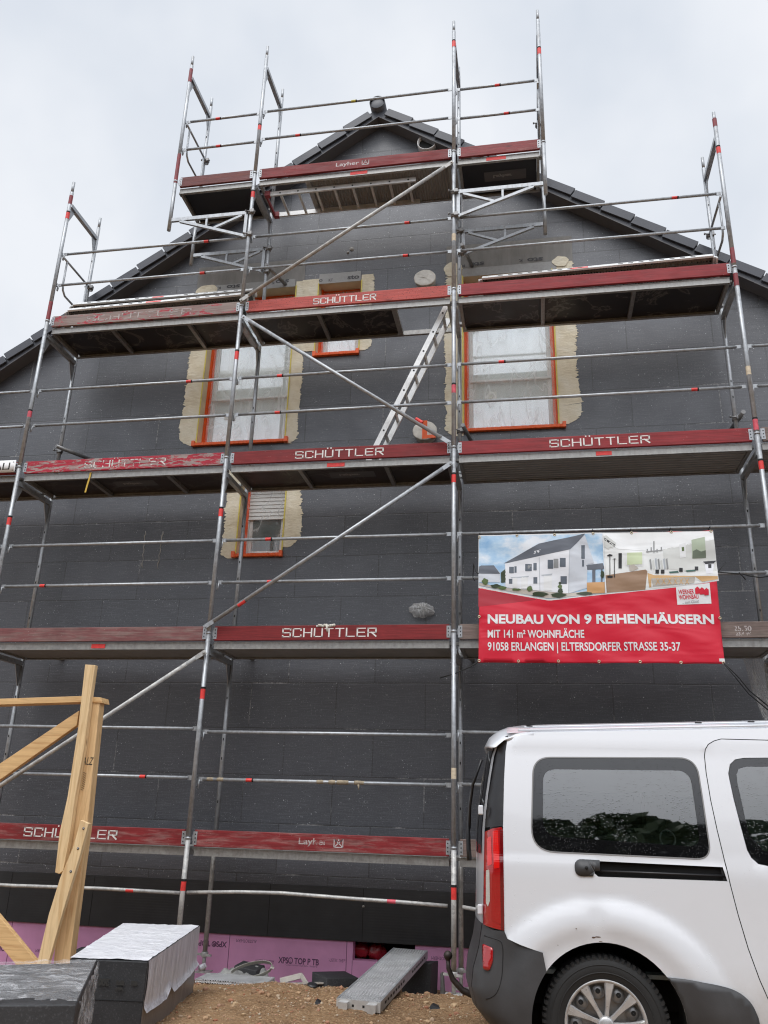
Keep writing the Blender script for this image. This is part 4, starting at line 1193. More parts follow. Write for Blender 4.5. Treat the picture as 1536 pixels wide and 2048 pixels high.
deck(XA, XB, 3, 'brown', 'dark brown deck panel with a yellow strap hanging off it', cross=(xm(200, 965), xm(355, 960)), lab=(272, 957))
deck(XB, XC, 3, 'brown', 'dark brown deck panel above the small shuttered window', cross=(xm(612, 950), xm(780, 940)), lab=(705, 943), redlab=(672, 924, .10))
deck(XC, XD, 3, 'groove', 'long grey grooved steel deck above the banner', redlab=(1207, 899, .08))
deck(XD, XG, 3, 'groove', 'grey steel deck cut off at the right picture edge')
deck(XA, XB, 2, 'groove', 'grey deck with a red label strip above the timber frame', redlab=(198, 1285, .08))
deck(XB, XC, 2, 'groove', 'grey deck under the toe board with the foam blob')
deck(XC, XD, 2, 'groove', 'grey deck behind the lower half of the banner')
deck(XA, XB, 1, 'groove', 'low grey deck behind the timber posts')
deck(XB, XC, 1, 'groove', 'low grey deck above the bent tube and pink plinth')
deck(XC, XD, 1, 'groove', 'low grey deck behind the van')

# ------------------------------------------------------------------ ladders
def ladder(name, label, A, B, y0, y1, n, end_red=False):
    A, B = Vector(A), Vector(B); t = thing(name, label, 'ladder', (A.x, (y0+y1)/2, min(A.z, B.z)))
    d = (B-A).normalized(); nrm = d.cross(Vector((0,1,0)))
    for y in (y0, y1):
        m = MB(); m.bar((A.x, y, A.z), (B.x, y, B.z), .024, .062, up=nrm); m.cur = 1
        for i in range(n):
            p = A.lerp(B, (i+.6)/n); m.tube([(p.x, y-.014, p.z), (p.x, y-.0125, p.z)], .012, 8)
        obj('side_rail', m, [M['alu'], M['hole']], t)
    for i in range(n):
        p = A.lerp(B, (i+.6)/n); m = MB(); m.bar((p.x, y0, p.z), (p.x, y1, p.z), .03, .026, up=nrm); obj('rung', m, M['alu'], t)
    return t
a, b = PY(752, 893, .24), PY(893, 612, .24)
k_ = (ZL(3)-.045-a.z)/(b.z-a.z)
ladder('access_ladder', 'aluminium ladder leaning steeply up to the open hatch', (a.x+(b.x-a.x)*k_, 0, ZL(3)-.045), (b.x, 0, b.z), .24, .52, 8)
z = ZL(5)-.215
ladder('access_ladder', 'aluminium ladder stowed flat under the corrugated top deck', (XB+.16, 0, z), (PY(835, 355, .3).x, 0, z), .17, .57, 8)
mb = MB(); 
for y in (.17, .57): mb.box2((XB+.10, y-.03, z-.035), (XB+.17, y+.03, z+.035))
mb.box2((XB+.10, .17, z-.02), (XB+.12, .57, z+.02))
tag(obj('ladder_hook', mb, [M['redpaint']]), 'red hook bar holding the stowed ladder under the top deck', 'hook')

# ------------------------------------------------------------------ loose perforated planks on the fourth level
def plank(L, W, H, nh=16, side='galv'):
    """plank built along +X from 0..L, width along Y, top at z=0"""
    parts = {}
    m = MB(); m.box2((0, -W/2+.016, -.006), (L, W/2-.016, 0)); parts['tread'] = (m, 'perf')
    for s in (-1, 1):
        m = MB(); y = s*W/2; m.box2((0, y, -H), (L, y-s*.004, .003)); m.box2((0, y-s*.004, -H), (L, y-s*.022, -H+.004)); m.box2((0, y-s*.004, -.001), (L, y-s*.016, .003)); m.cur = 1
        for i in range(nh):
            x = L*(.06+.88*(i+.5)/nh)
            if abs(i-nh/2) < 1.2: continue
            m.box2((x-.026, y+s*.0008, -H*.60), (x+.026, y+s*.002, -H*.60+.018))
        parts['side%d' % s] = (m, side)
    m = MB()
    for x, s in ((0, -1), (L, 1)):
        m.box2((x, -W/2, -H), (x+s*.005, W/2, 0))
        for y in (-W*.32, W*.32): m.box2((x+s*.005, y-.034, -.055), (x+s*.05, y+.034, -.012)); m.box2((x+s*.028, y-.03, -.085), (x+s*.05, y+.03, -.055))
    m.cur = 1
    for x, s in ((0, -1), (L, 1)):
        for y in (-W*.12, W*.12): m.box2((x+s*.005, y-.008, -.045), (x+s*.0065, y+.008, -.029))
    parts['end'] = (m, 'alu')
    return parts
def place_plank(label, L, W, H, mtx, under='perf', nh=16, redx=None, group=None, matside='galv'):
    o = Vector(mtx.translation)
    t = thing('steel_plank', label, 'steel plank', o, group)
    for k, (m, mat) in plank(L, W, H, nh, matside).items():
        nm = 'tread' if k == 'tread' else ('side_flange' if k.startswith('side') else 'end_fitting')
        m.v = [mtx @ v for v in m.v]; obj(nm, m, [M[under if k == 'tread' else mat], M['hole']], t)
    if redx:
        m = MB(); m.box2((redx[0], -W/2-.0015, -H+.012), (redx[1], -W/2-.0008, -.012)); m.v = [mtx @ v for v in m.v]; obj('label_strip', m, M['redtape'], t)
    return t
def lean(x0, y0, z0, tilt, yaw=0):   # near long edge raised
    return Matrix.Translation((x0, y0, z0)) @ Matrix.Rotation(yaw, 4, 'Z') @ Matrix.Rotation(-tilt, 4, 'X')
zz = ZL(4)
GP = 'loose planks lying on the fourth level'
def plank_from(pa, pb, Ynear, label, tilt, W=.32, **kw):
    A, B = PY(*pa, Ynear), PY(*pb, Ynear); d = (B-A); L = d.length; d.normalize()
    side = Vector((0, math.cos(tilt), -math.sin(tilt))); side = (side - d*side.dot(d)).normalized(); up = d.cross(side)
    m = Matrix((d, side, up)).transposed().to_4x4(); m.translation = A + side*(W/2)
    return place_plank(label, L, W, .067, m, under='perf_dark', group=GP, matside='alu_bright', **kw)
plank_from((140, 617), (487, 585), .09, 'perforated steel plank lying in front, above the bare grey toe board', R(38), redx=(1.05, 1.25))
plank_from((150, 606), (505, 577), .30, 'second perforated steel plank behind the front left one', R(38), redx=(1.1, 1.25))
plank_from((965, 553), (1424, 508), .09, 'long perforated steel plank above the plain red toe board', R(40), nh=20, redx=(1.0, 1.2))

# small things hanging on the scaffold
p = PY(182, 945, .05); mb = MB(); pts = [(p.x, .045, p.z), (p.x-.004, .04, p.z-.08), (p.x-.02, .045, p.z-.16), (p.x-.03, .045, p.z-.25)]
for q, r in zip(pts[:-1], pts[1:]): mb.bar(q, r, .002, .02, up=(1,0,0))
tag(obj('strap', mb, simple('yellow strap', lin(206, 172, 70), .7, 0, .1, 20, .1)), 'short yellow strap dangling below the flaking crimson toe board', 'strap')
# white sign at the left edge
A, B = PY(-60, 938, -.01), PY(33, 934, -.01); z = (A.z+B.z)/2
mb = MB(); q = round_poly([(-6.9, z-.075), (B.x, z-.075), (B.x, z+.08), (-6.9, z+.08)], .015)
sheet(mb, q, [], .3, lambda u, v: (u, -.030, v), grid=False)
sg = obj('sign_board', mb, simple('white sign board', (.72, .72, .72), .4, 0, .06, 8, .05), recalc=False); thicken(sg, .004, 1)
tag(sg, 'white sign with dark letters AU, hung over the toe board at the left edge', 'sign')
mb = MB(); block_text(mb, 'AU', PY(-10, 938, -.031).x, PY(18, 936, -.031).x, z+.005, .075, -.0345, .014)
obj('lettering', mb, M['ink'], sg, recalc=False)
mb = MB()
for zz in (-.05, .055): mb.lathe([(.001, .003), (.006, .003), (.006, 0)], (B.x-.03, -.0345, z+zz), (0,-1,0), 8)
objs('screw', mb, M['screw'], sg)
# plastic sheeting under the second level on the right
mb = MB()
def sh(u, v):
    q = PY(u, v, .62); f = .05*mnoise.noise(Vector((q.x*5+q.z*1.5, q.z*1.2, 0))) + .02*mnoise.noise(Vector((q.x*17+q.z*5, q.z*3, 4)))
    return (q.x, .62+f, q.z)
sheet(mb, [(1478,1296),(1570,1290),(1600,1500),(1555,1470),(1530,1440),(1505,1380)], [], 9, sh)
tag(obj('plastic_sheet', mb, M['sheeting'], recalc=False), 'crumpled clear plastic sheet hanging below the deck right of the banner', 'plastic sheet')
# ------------------------------------------------------------------ white van
TH = R(2.0); HV = Vector((1.077, -3.3, -.984))
RV = Matrix.Rotation(TH, 3, 'Z')
def VW(x, y, z): return HV + RV @ Vector((x, y, z))
def Lp(px, py, yl=.02):
    lo, hi = -5.0, 2.0; RT = RV.transposed()
    for _ in range(40):
        m = (lo+hi)/2; q = RT @ (PY(px, py, m) - HV)
        if q.y < yl: lo = m
        else: hi = m
    return (q.x, q.z)
def lerp_tab(tab, z):
    if z <= tab[0][0]: return tab[0][1]
    for (a, b), (c, d) in zip(tab[:-1], tab[1:]):
        if z <= c: t = (z-a)/(c-a); return b + (d-b)*t
    return tab[-1][1]
XRT = [(.2,-.60),(.515,-.611),(.73,-.609),(.97,-.603),(1.216,-.595),(1.36,-.579),(1.52,-.552),(1.64,-.53),(1.70,-.501),(1.77,-.44)]
XRB = [(.15,-.40),(.22,-.52),(.27,-.59),(.33,-.645),(.43,-.675),(.52,-.665),(.62,-.635),(.74,-.615)]
def xr(z): return lerp_tab(XRT, z)
def xrb(z): return lerp_tab(XRB, z)
def smooth(t): t = max(0, min(1, t)); return t*t*(3-2*t)
def corner(x, xe, r):
    t = (xe + r - x)/r
    if t <= 0: return 0
    return r*(1-math.sqrt(max(0, 1-min(1, t)**2)))
def side(x, z, off=0.0):
    y = 0
    if z > .98: y += .115*((z-.98)/.75)**1.5
    if z < .5: y += .035*((.5-z)/.3)**1.5
    for hx in (0, 2.73):
        r = math.hypot((x-hx)*.90, (z-.31))
        t_ = max(0, min(1, (.585-r)/.13)); y -= .032*t_*(2-t_)*smooth((z-.2)/.2)
        if r < .47: y += .018*smooth((.47-r)/.10)
    # shallow dent above the rear arch
    y += .012*math.exp(-(((x+.03)/.05)**2 + ((z-.80)/.07)**2))
    # belt line press below the windows
    y += .006*smooth((z-1.055)/.02)*smooth((1.665-z)/.03)
    return y + corner(x, xr(z), .10) - off
def bump_side(x, z, off=0.0):
    y = -.012
    if z < .45: y += .05*((.45-z)/.3)**1.6
    r = math.hypot(x, z-.31); y -= .022*smooth((.56-r)/.12); 
    return y + corner(x, xrb(z), .15) - off
def gz(x): 
    z = 1.727 + .035*(x+.455)
    if x > 1.3: z -= .03*((x-1.3)/.8)**2
    return z
van = thing('van', 'white panel van with side windows, parked in front of the scaffold, rear towards the left', 'van', VW(0, .9, 0))
def vpanel(name, outline, holes, mat, parent=van, step=.045, off=0.0, surf=side, mirror=False, thick=.003, grid=True):
    mb = MB()
    def fn(u, v):
        y = surf(u, v, off)
        return VW(u, 1.81-y if mirror else y, v)
    sheet(mb, outline, holes, step, fn, grid=grid)
    o = obj(name, mb, M[mat], parent, recalc=False)
    return o
def arch(cx, cz, r, a0, a1, n=22):
    return [(cx+r*math.cos(R(a0+(a1-a0)*i/n)), cz+r*math.sin(R(a0+(a1-a0)*i/n))) for i in range(n+1)]
CZ = .31
seam = [Lp(*p) for p in ((1450,1476),(1436,1480),(1424,1487),(1418,1497),(1416,1510),(1418,1545),(1425,1600),(1436,1660),(1449,1720),(1460,1770),(1475,1828),(1495,1895),(1518,1958),(1540,2008),(1572,2075))]
qwin = [Lp(*p) for p in round_poly([(1068,1514),(1397,1515),(1421,1718),(1063,1701)], [34,36,30,48], 8)]
qin = [Lp(*p) for p in round_poly([(1087,1537),(1384,1540),(1401,1694),(1086,1672)], [26,28,24,34], 8)]
rail = [Lp(*p) for p in ((1196,1722),(1444,1734),(1453,1762),(1196,1753),(1188,1746),(1188,1730))]
door = seam + [(1.02, .34), (1.52, .34), (1.60, .42), (1.64, 1.0), (1.60, 1.62), (1.52, 1.705)]
gap = .0045
def offset(poly, d):
    c = Vector((sum(p[0] for p in poly)/len(poly), sum(p[1] for p in poly)/len(poly))); q = []
    n = len(poly)
    for i in range(n):
        a, b, e = Vector(poly[i-1]), Vector(poly[i]), Vector(poly[(i+1) % n]); t = (e-a)
        if t.length < 1e-9: q.append(tuple(b)); continue
        nn = Vector((t.y, -t.x)).normalized()
        if nn.dot(b-c) < 0: nn = -nn
        q.append(tuple(b+nn*d))
    return q
bl = [Lp(*p) for p in ((1006,1660),(1008,1780),(1009,1862),(1015,1876),(1040,1887),(1085,1903))]
pill_r = [Lp(*p) for p in ((1016,1467),(1011,1500),(1008,1560),(1007,1610),(1006,1655))]
A = arch(.01, CZ, .378, 150, 0, 26)
front = [(.40, .28), (2.34, .28)] + arch(2.73, CZ, .378, 178, 2, 26) + [(3.12, .28), (3.55, .26), (3.62, .35), (3.62, .62), (3.58, .88), (3.45, .98), (2.98, 1.13), (2.15, 1.70), (2.05, gz(2.05))]
top = [(x, gz(x)) for x in (1.6, 1.2, .8, .4, 0, -.3)] + [Lp(1016, 1463)]
outline = pill_r + bl[1:] + A + front + top
# --- body side with door opening
body = vpanel('body', outline, [offset(door, gap), offset(qwin, .003), rail], 'paint', step=.027)
WORLD[body.name] = WORLD[van.name]
# far side, roof, front
mb = MB()
full = [(xr(z)+.002, z) for z in (1.70, 1.52, 1.36, 1.0, .73, .5)] + [(-.55, .3), (-.38, .25)] + arch(.01, CZ, .378, 172, 2) + front + top
sheet(mb, full, [], .08, lambda u, v: VW(u, 1.81-side(u, v), v))
obj('far_side', mb, M['paint'], van, recalc=False)
mb = MB(); NX, NY = 30, 22; vs = []; fs = []
for i in range(NX+1):
    x = -.46 + (2.07+.46)*i/NX
    for j in range(NY+1):
        t = j/NY; y0 = side(max(x, -.38), gz(x)); y = y0 + (1.81-2*y0)*t; e = 1-abs(2*t-1)**3.2
        fall = .03*max(0, (-.25-x)/.2)**2
        vs.append(VW(x, y, gz(x) + .092*e - fall*e))
for i in range(NX):
    for j in range(NY): fs.append((i*(NY+1)+j, (i+1)*(NY+1)+j, (i+1)*(NY+1)+j+1, i*(NY+1)+j+1))
mb.add(vs, fs, True); roofp = obj('roof', mb, M['paint'], van, recalc=False)
WORLD[roofp.name] = WORLD[van.name]
mb = MB(); pts = [VW(x, .185, gz(x)+.038) for x in (-.36, 0, .5, 1.0, 1.5, 2.0)]; mb.tube(pts, .006, 8); pts = [VW(x, .135, gz(x)+.016) for x in (-.40, 0, .5, 1.0, 1.5, 2.0)]; mb.tube(pts, .006, 8)
objs('drip_rail', mb, M['paint'], roofp)
mb = MB()
for px in (1059, 1397, 1503):
    q = Lp(px, 1457, .16); mb.box(VW(q[0], .155, gz(q[0])+.040), (.035, .012, .006), RV)
objs('roof_plug', mb, M['trim_black'], roofp)
mb = MB(); prof = [(3.62, .62), (3.58, .88), (3.45, .98), (2.98, 1.13)]
def across(mb, prof, n=12, y0=.05, bulge=.03):
    vs = []; fs = []
    for (x, z) in prof:
        for j in range(n+1): t = j/n; yy = y0+(1.81-2*y0)*t; vs.append(VW(x + bulge*(1-(2*t-1)**2), yy, z + .02*(1-(2*t-1)**2)))
    for i in range(len(prof)-1):
        for j in range(n): fs.append((i*(n+1)+j, i*(n+1)+j+1, (i+1)*(n+1)+j+1, (i+1)*(n+1)+j))
    mb.add(vs, fs, True)
across(mb, [(3.62, .35)] + prof); obj('bonnet', mb, M['paint'], van, recalc=False)
mb = MB(); across(mb, [(2.98, 1.13), (2.15, 1.70), (2.05, gz(2.05)+.02)], 12, .09, .04); obj('windscreen', mb, M['tint'], van, recalc=False)
# --- dark backing behind the gaps
mb = MB(); sheet(mb, offset(door, .03), [offset(door, -.02)], .06, lambda u, v: VW(u, side(u, v)+.012, v)); obj('door_gap', mb, M['seam_dark'], van, recalc=False)
# --- sliding door
dwin = [Lp(*p) for p in ((1465,1560),(1463,1546),(1467,1528),(1478,1518),(1495,1515))] + [(1.40, 1.63), (1.50, 1.56), (1.53, 1.30), (1.52, 1.11), (1.46, 1.07), (1.2, 1.075)] + [Lp(*p) for p in ((1536,1731),(1516,1727),(1503,1715),(1495,1700),(1483,1650),(1472,1600))]
dwin_in = [Lp(*p) for p in ((1480,1568),(1479,1548),(1484,1536),(1500,1532))] + [(1.36, 1.58), (1.45, 1.52), (1.48, 1.3), (1.46, 1.16), (1.2, 1.14)] + [Lp(*p) for p in ((1528,1702),(1512,1685),(1500,1672),(1494,1645),(1487,1605))]
dr = vpanel('sliding_door', door, [offset(dwin, .003)], 'paint'); WORLD[dr.name] = WORLD[van.name]
w = vpanel('window', dwin, [dwin_in], 'frit', dr, .05, -.002); WORLD[w.name] = WORLD[van.name]
# glass: flat tinted pane
vpanel('pane', dwin_in, [], 'tint', dr, .08, -.003)
mb = MB(); q = VW(1.45, side(1.45, .95)-.02, .95); mb.box(q, (.18, .03, .035), RV); obj('handle', mb, M['trim_black'], dr, bevel=.01)
vpanel('front_door_seam', [(1.72,.34),(1.725,.34),(1.745,1.68),(1.74,1.68)], [], 'seam_dark', van, .06, .0015)
vpanel('front_window', [(1.82,1.10),(2.72,1.10),(2.15,1.60),(1.84,1.63)], [], 'frit', van, .08, .003)
# --- quarter window
qw = vpanel('rear_side_window', qwin, [qin], 'frit', van, .04, -.002); WORLD[qw.name] = WORLD[van.name]
vpanel('pane', qin, [], 'tint', qw, .08, -.0032)
mb = MB(); sheet(mb, offset(qwin, .006), [offset(qwin, -.001)], .04, lambda u, v: VW(u, side(u, v)-.0015, v), grid=False); obj('seal', mb, simple('grey window seal', (.22, .22, .22), .5, 0, .1, 9, 0), qw, recalc=False)
# --- slide rail
mb = MB(); sheet(mb, offset(rail, .012), [], .05, lambda u, v: VW(u, side(u, v)+.028, v)); rl = obj('slide_rail', mb, M['black'], van, recalc=False); WORLD[rl.name] = WORLD[van.name]
mb = MB()
for k in range(len(rail)):
    a, b = rail[k], rail[(k+1) % len(rail)]; mb.add([VW(a[0], side(*a), a[1]), VW(b[0], side(*b), b[1]), VW(b[0], side(*b)+.03, b[1]), VW(a[0], side(*a)+.03, a[1])], [(0,1,2,3)])
obj('recess_edge', mb, M['trim_black'], rl, recalc=False)
mb = MB(); a, b = Lp(1200, 1742), Lp(1450, 1752); mb.tube([VW(a[0], side(*a)+.012, a[1]), VW(b[0], side(*b)+.012, b[1])], .006, 8); obj('track', mb, M['trim_black'], rl)
cap = [Lp(*p) for p in round_poly([(1149,1717),(1199,1720),(1199,1741),(1187,1742),(1186,1752),(1149,1752)], [15,2,2,2,2,17], 6)]
c_ = vpanel('rail_cap', cap, [], 'trim', van, .03, .006, grid=False); thicken(c_, .006, -1)
q = Lp(1172, 1735); mb = MB(); mb.lathe([(.001, .0), (.008, .0), (.009, -.004)], VW(q[0], side(*q)-.0155, q[1]), RV @ Vector((0,-1,0)), 12); obj('rail_screw', mb, M['hole'], van)
# --- black corner trim, tail lamp, bumper
trim = pill_r + [Lp(1003,1652)] + [(xr(z)+.0015, z) for z in (1.216, 1.28, 1.36, 1.44, 1.52, 1.58, 1.64, 1.68, 1.70)]
vpanel('corner_trim', trim, [], 'trim_black', van, .03, .001)
lamp_o = [(xr(1.205)+.0015, 1.195), Lp(985,1657), Lp(1003,1654), Lp(1005.5,1660), Lp(1007.5,1780), Lp(1008,1860)] + [(xr(z)+.0015, z) for z in (.735, .82, .9, 1.0, 1.1)]
tl = vpanel('tail_lamp', lamp_o, [], 'lamp_red', van, .02, .004); WORLD[tl.name] = WORLD[van.name]
def onlamp(name, pts, mat, off): return vpanel(name, pts, [], mat, tl, .02, off, grid=True)
onlamp('lamp_chamber', round_poly([Lp(p[0], p[1], .05) for p in ((974,1676),(982,1672),(984,1728),(975,1732))], .006, 4), 'lamp_bright', .0055)
onlamp('lamp_chamber', round_poly([Lp(p[0], p[1], .03) for p in ((985,1662),(996,1660),(999,1735),(988,1737))], .006, 4), 'lamp_bright', .0052)
onlamp('lamp_chamber', round_poly([Lp(p[0], p[1], .02) for p in ((984,1745),(1000,1745),(1002,1848),(982,1838))], .006, 4), 'lamp_red', .0056)
onlamp('lamp_edge', [Lp(1000,1658),Lp(1005,1661),Lp(1007.5,1859),Lp(1002,1857)], 'lamp_dark', .0055)
onlamp('clear_lens', round_poly([Lp(p[0], p[1], .06) for p in ((972,1740),(979,1738),(980,1800),(976,1812),(972,1805))], .004, 4), 'lamp_clear', .0058)
bo = [(xrb(.73)+.003, .735), Lp(985,1858), bl[2], bl[3], bl[4], bl[5]] + [p for p in A if p[1] < bl[5][1] and p[0] < 0] 
bo = [(xrb(.735)+.004, .735), Lp(985,1859), bl[2], bl[3], bl[4], bl[5]] + arch(.01, CZ, .378, 142, 194, 16) + [(xrb(z)+.003, z) for z in (.19, .22, .245, .27, .30, .33, .38, .43, .48, .52, .57, .62, .68)]
bp = vpanel('bumper', bo, [], 'trim', van, .025, 0, bump_side); WORLD[bp.name] = WORLD[van.name]
mb = MB(); vs = []; fs = []; zs = [.735, .68, .62, .57, .52, .48, .43, .38, .33, .30, .27, .24, .22, .19]; n = 20
for z in zs:
    for j in range(n+1):
        t = j/n; y = .135 + (1.81-.27)*t; vs.append(VW(xrb(z) - .05*(1-(2*t-1)**4) + .0, y, z))
for i in range(len(zs)-1):
    for j in range(n): fs.append((i*(n+1)+j, i*(n+1)+j+1, (i+1)*(n+1)+j+1, (i+1)*(n+1)+j))
mb.add(vs, fs, True); obj('bumper_face', mb, M['trim'], bp, recalc=False)
rf = round_poly([Lp(p[0], p[1], .05) for p in ((964,1887),(985,1893),(985,1918),(978,1938),(966,1936))], .012, 5)
thicken(vpanel('rear_reflector', rf, [], 'lamp_red', bp, .012, .011, bump_side), .012, -1)
ln = spline([Lp(*p) for p in ((968,1873),(995,1878),(1004,1886),(1006,1910),(1003,1955),(992,1985),(972,1998))], 6, False)
mb = MB(); mb.tube([VW(p[0], bump_side(*p)+.001, p[1]) for p in ln], .003, 6); obj('panel_line', mb, M['seam_dark'], bp)
# --- rear doors
mb = MB(); zs = [.735, .8, .9, 1.0, 1.1, 1.2, 1.3, 1.4, 1.5, 1.6, 1.69]; vs = []; fs = []
def rearx(z, t): return xr(z) - .062*(1-abs(2*t-1)**3) + .0
for z in zs:
    for j in range(n+1): t = j/n; vs.append(VW(rearx(z, t), .098+(1.81-.196)*t + (.07*((z-1.0)/.7)**1.5 if z > 1 else 0)*(1-2*t), z))
for i in range(len(zs)-1):
    for j in range(n): fs.append((i*(n+1)+j, i*(n+1)+j+1, (i+1)*(n+1)+j+1, (i+1)*(n+1)+j))
mb.add(vs, fs, True); rd = obj('rear_door', mb, M['paint'], van, recalc=False); WORLD[rd.name] = WORLD[van.name]
mb = MB(); vs = []; fs = []; zs = [1.08, 1.2, 1.3, 1.4, 1.5, 1.6, 1.66]
for z in zs:
    for j in range(n+1): t = .04+.92*j/n; vs.append(VW(rearx(z, t)-.006, .098+(1.81-.196)*t + (.07*((z-1.0)/.7)**1.5)*(1-2*t), z))
for i in range(len(zs)-1):
    for j in range(n): fs.append((i*(n+1)+j, i*(n+1)+j+1, (i+1)*(n+1)+j+1, (i+1)*(n+1)+j))
mb.add(vs, fs, True); obj('rear_window', mb, M['frit'], rd, recalc=False)
for (px, py) in ((966, 1620), (965, 1818)):
    q = Lp(px, py, .10); mb = MB(); mb.box(VW(q[0]-.012, .085, q[1]), (.028, .03, .050), RV); obj('hinge', mb, M['paint'], rd, bevel=.006)
mb = MB(); P = [VW(rearx(1.62, .25)-.03, .5, 1.60), VW(-.675, .55, 1.45), VW(-.695, .6, 1.33), VW(-.70, .62, 1.2)]; mb.tube(P, .008, 8)
P = [VW(-.675, .7, 1.50), VW(-.70, .66, 1.36), VW(-.71, .62, 1.22), VW(-.705, .6, 1.08), VW(-.70, .6, 1.02)]; mb.tube(P, [.006, .011, .012, .014, .016], 8)
obj('rear_wiper', mb, M['trim_black'], rd)
sp = [(-.36, gz(-.36)+.085), (-.46, 1.800), (-.525, 1.775), (-.575, 1.735), (-.605, 1.672), (-.60, 1.660), (-.575, 1.668), (-.53, 1.705), (-.36, 1.725)]
mb = MB(); vs = []; fs = []; m_ = 24
for j in range(m_+1):
    t = j/m_; e = 1-abs(2*t-1)**4
    for i_, (x, z) in enumerate(sp): vs.append(VW(x + .05*(1-e), .112+(1.81-.224)*t, z - (.085 if i_ < 4 else .02)*(1-e)))
k = len(sp)
for j in range(m_):
    for i in range(k): fs.append((j*k+i, j*k+(i+1) % k, (j+1)*k+(i+1) % k, (j+1)*k+i))
fs.append(tuple(range(k))); fs.append(tuple(m_*k+i for i in range(k)))
mb.add(vs, fs, True); obj('rear_spoiler', mb, M['paint'], van)
# --- sill moulding ahead of the wheel
md = spline([Lp(*p) for p in ((1332,1952),(1390,1959),(1440,1969),(1475,1983),(1500,2005),(1515,2035))], 6, False) + [(.735, .30), (.70, .27), (.42, .27)] + arch(.01, CZ, .378, -5, 34, 10)
mo = vpanel('sill_moulding', md, [], 'trim', van, .03, .010); thicken(mo, .009, -1)
# --- inner body, liner and cabin
n = 26
for hx in (.01, 2.73):
  for flip in (0, 1):
    mb = MB(); vs = []; fs = []
    for i in range(n+1):
        a = R(-12+204*i/n)
        for (y, r) in ((.004, .378), (.02, .386), (.30, .39), (.30, .02)):
            yy = y if y > .01 else side(hx+r*math.cos(a), CZ+r*math.sin(a))+.002
            vs.append(VW(hx+r*math.cos(a), 1.81-yy if flip else yy, CZ+r*math.sin(a)))
    for i in range(n):
        for j in range(3): fs.append((i*4+j, i*4+j+1, (i+1)*4+j+1, (i+1)*4+j))
    mb.add(vs, fs, True)
    obj('wheel_arch', mb, M['black'], van, recalc=False)
mb = MB(); mb.box2((-.5,.3,.24), (3.4,1.5,.34)); mb.v = [VW(*v) for v in mb.v]; obj('underbody', mb, M['black'], van)
cab = MB()
z1 = Lp(1190, 1583, 1.6)[1]; z2 = Lp(1190, 1645, 1.6)[1]; xq = Lp(1287, 1610, 1.6)[0]
cab.box2((-.5, 1.60, .5), (2.0, 1.62, 1.76)); cab.box2((-.5, .2, .50), (2.0, 1.6, .52)); cab.box2((-.44, .25, 1.745), (2.0, 1.60, 1.755))
cab.box2((-.50, 1.57, z1), (2.0, 1.60, z1+.03)); cab.box2((-.5, 1.585, z2-.14), (xq+.05, 1.60, z2-.03)); cab.box2((xq, 1.53, z2-.03), (xq+.10, 1.60, z1)); cab.box2((xq+.55, 1.53, z2-.1), (xq+.66, 1.60, 1.70))
cab.box2((-.52, .25, .5), (-.50, 1.6, 1.7))
cab.v = [VW(*v) for v in cab.v]
ci = obj('cabin', cab, M['cabin'], van); WORLD[ci.name] = WORLD[van.name]
mb = MB(); mb.box2((-.46, 1.575, z2), (xq-.02, 1.598, z1-.006)); mb.box2((xq+.14, 1.575, z2-.08), (xq+.52, 1.598, z1-.02)); mb.v = [VW(*v) for v in mb.v]; obj('cabin_panel', mb, M['cabin_dark'], ci)
mb = MB(); q = Lp(1335, 1678, .9)
for i in range(1):
    pts = [VW(q[0]+.045*math.cos(a), .9+.02*math.sin(a), q[1]+.05*math.sin(a)) for a in [2*PI*k/20 for k in range(21)]]; mb.tube(pts, .006, 7, caps=False)
obj('cable_ring', mb, M['pvc'], ci)
mb = MB(); 
for x0 in (1.45,):
    mb.hexa([(x0, .3, .52), (x0+.5, .3, .52), (x0+.5, 1.4, .52), (x0, 1.4, .52)], [(x0-.02, .3, .86), (x0+.5, .3, .84), (x0+.5, 1.4, .84), (x0-.02, 1.4, .86)])
    mb.hexa([(x0-.06, .32, .84), (x0+.08, .32, .84), (x0+.08, 1.38, .84), (x0-.06, 1.38, .84)], [(x0-.22, .36, 1.34), (x0-.14, .36, 1.36), (x0-.14, 1.34, 1.36), (x0-.22, 1.34, 1.34)])
mb.v = [VW(*v) for v in mb.v]; obj('seat', mb, M['cabin_dark'], ci, bevel=.03)
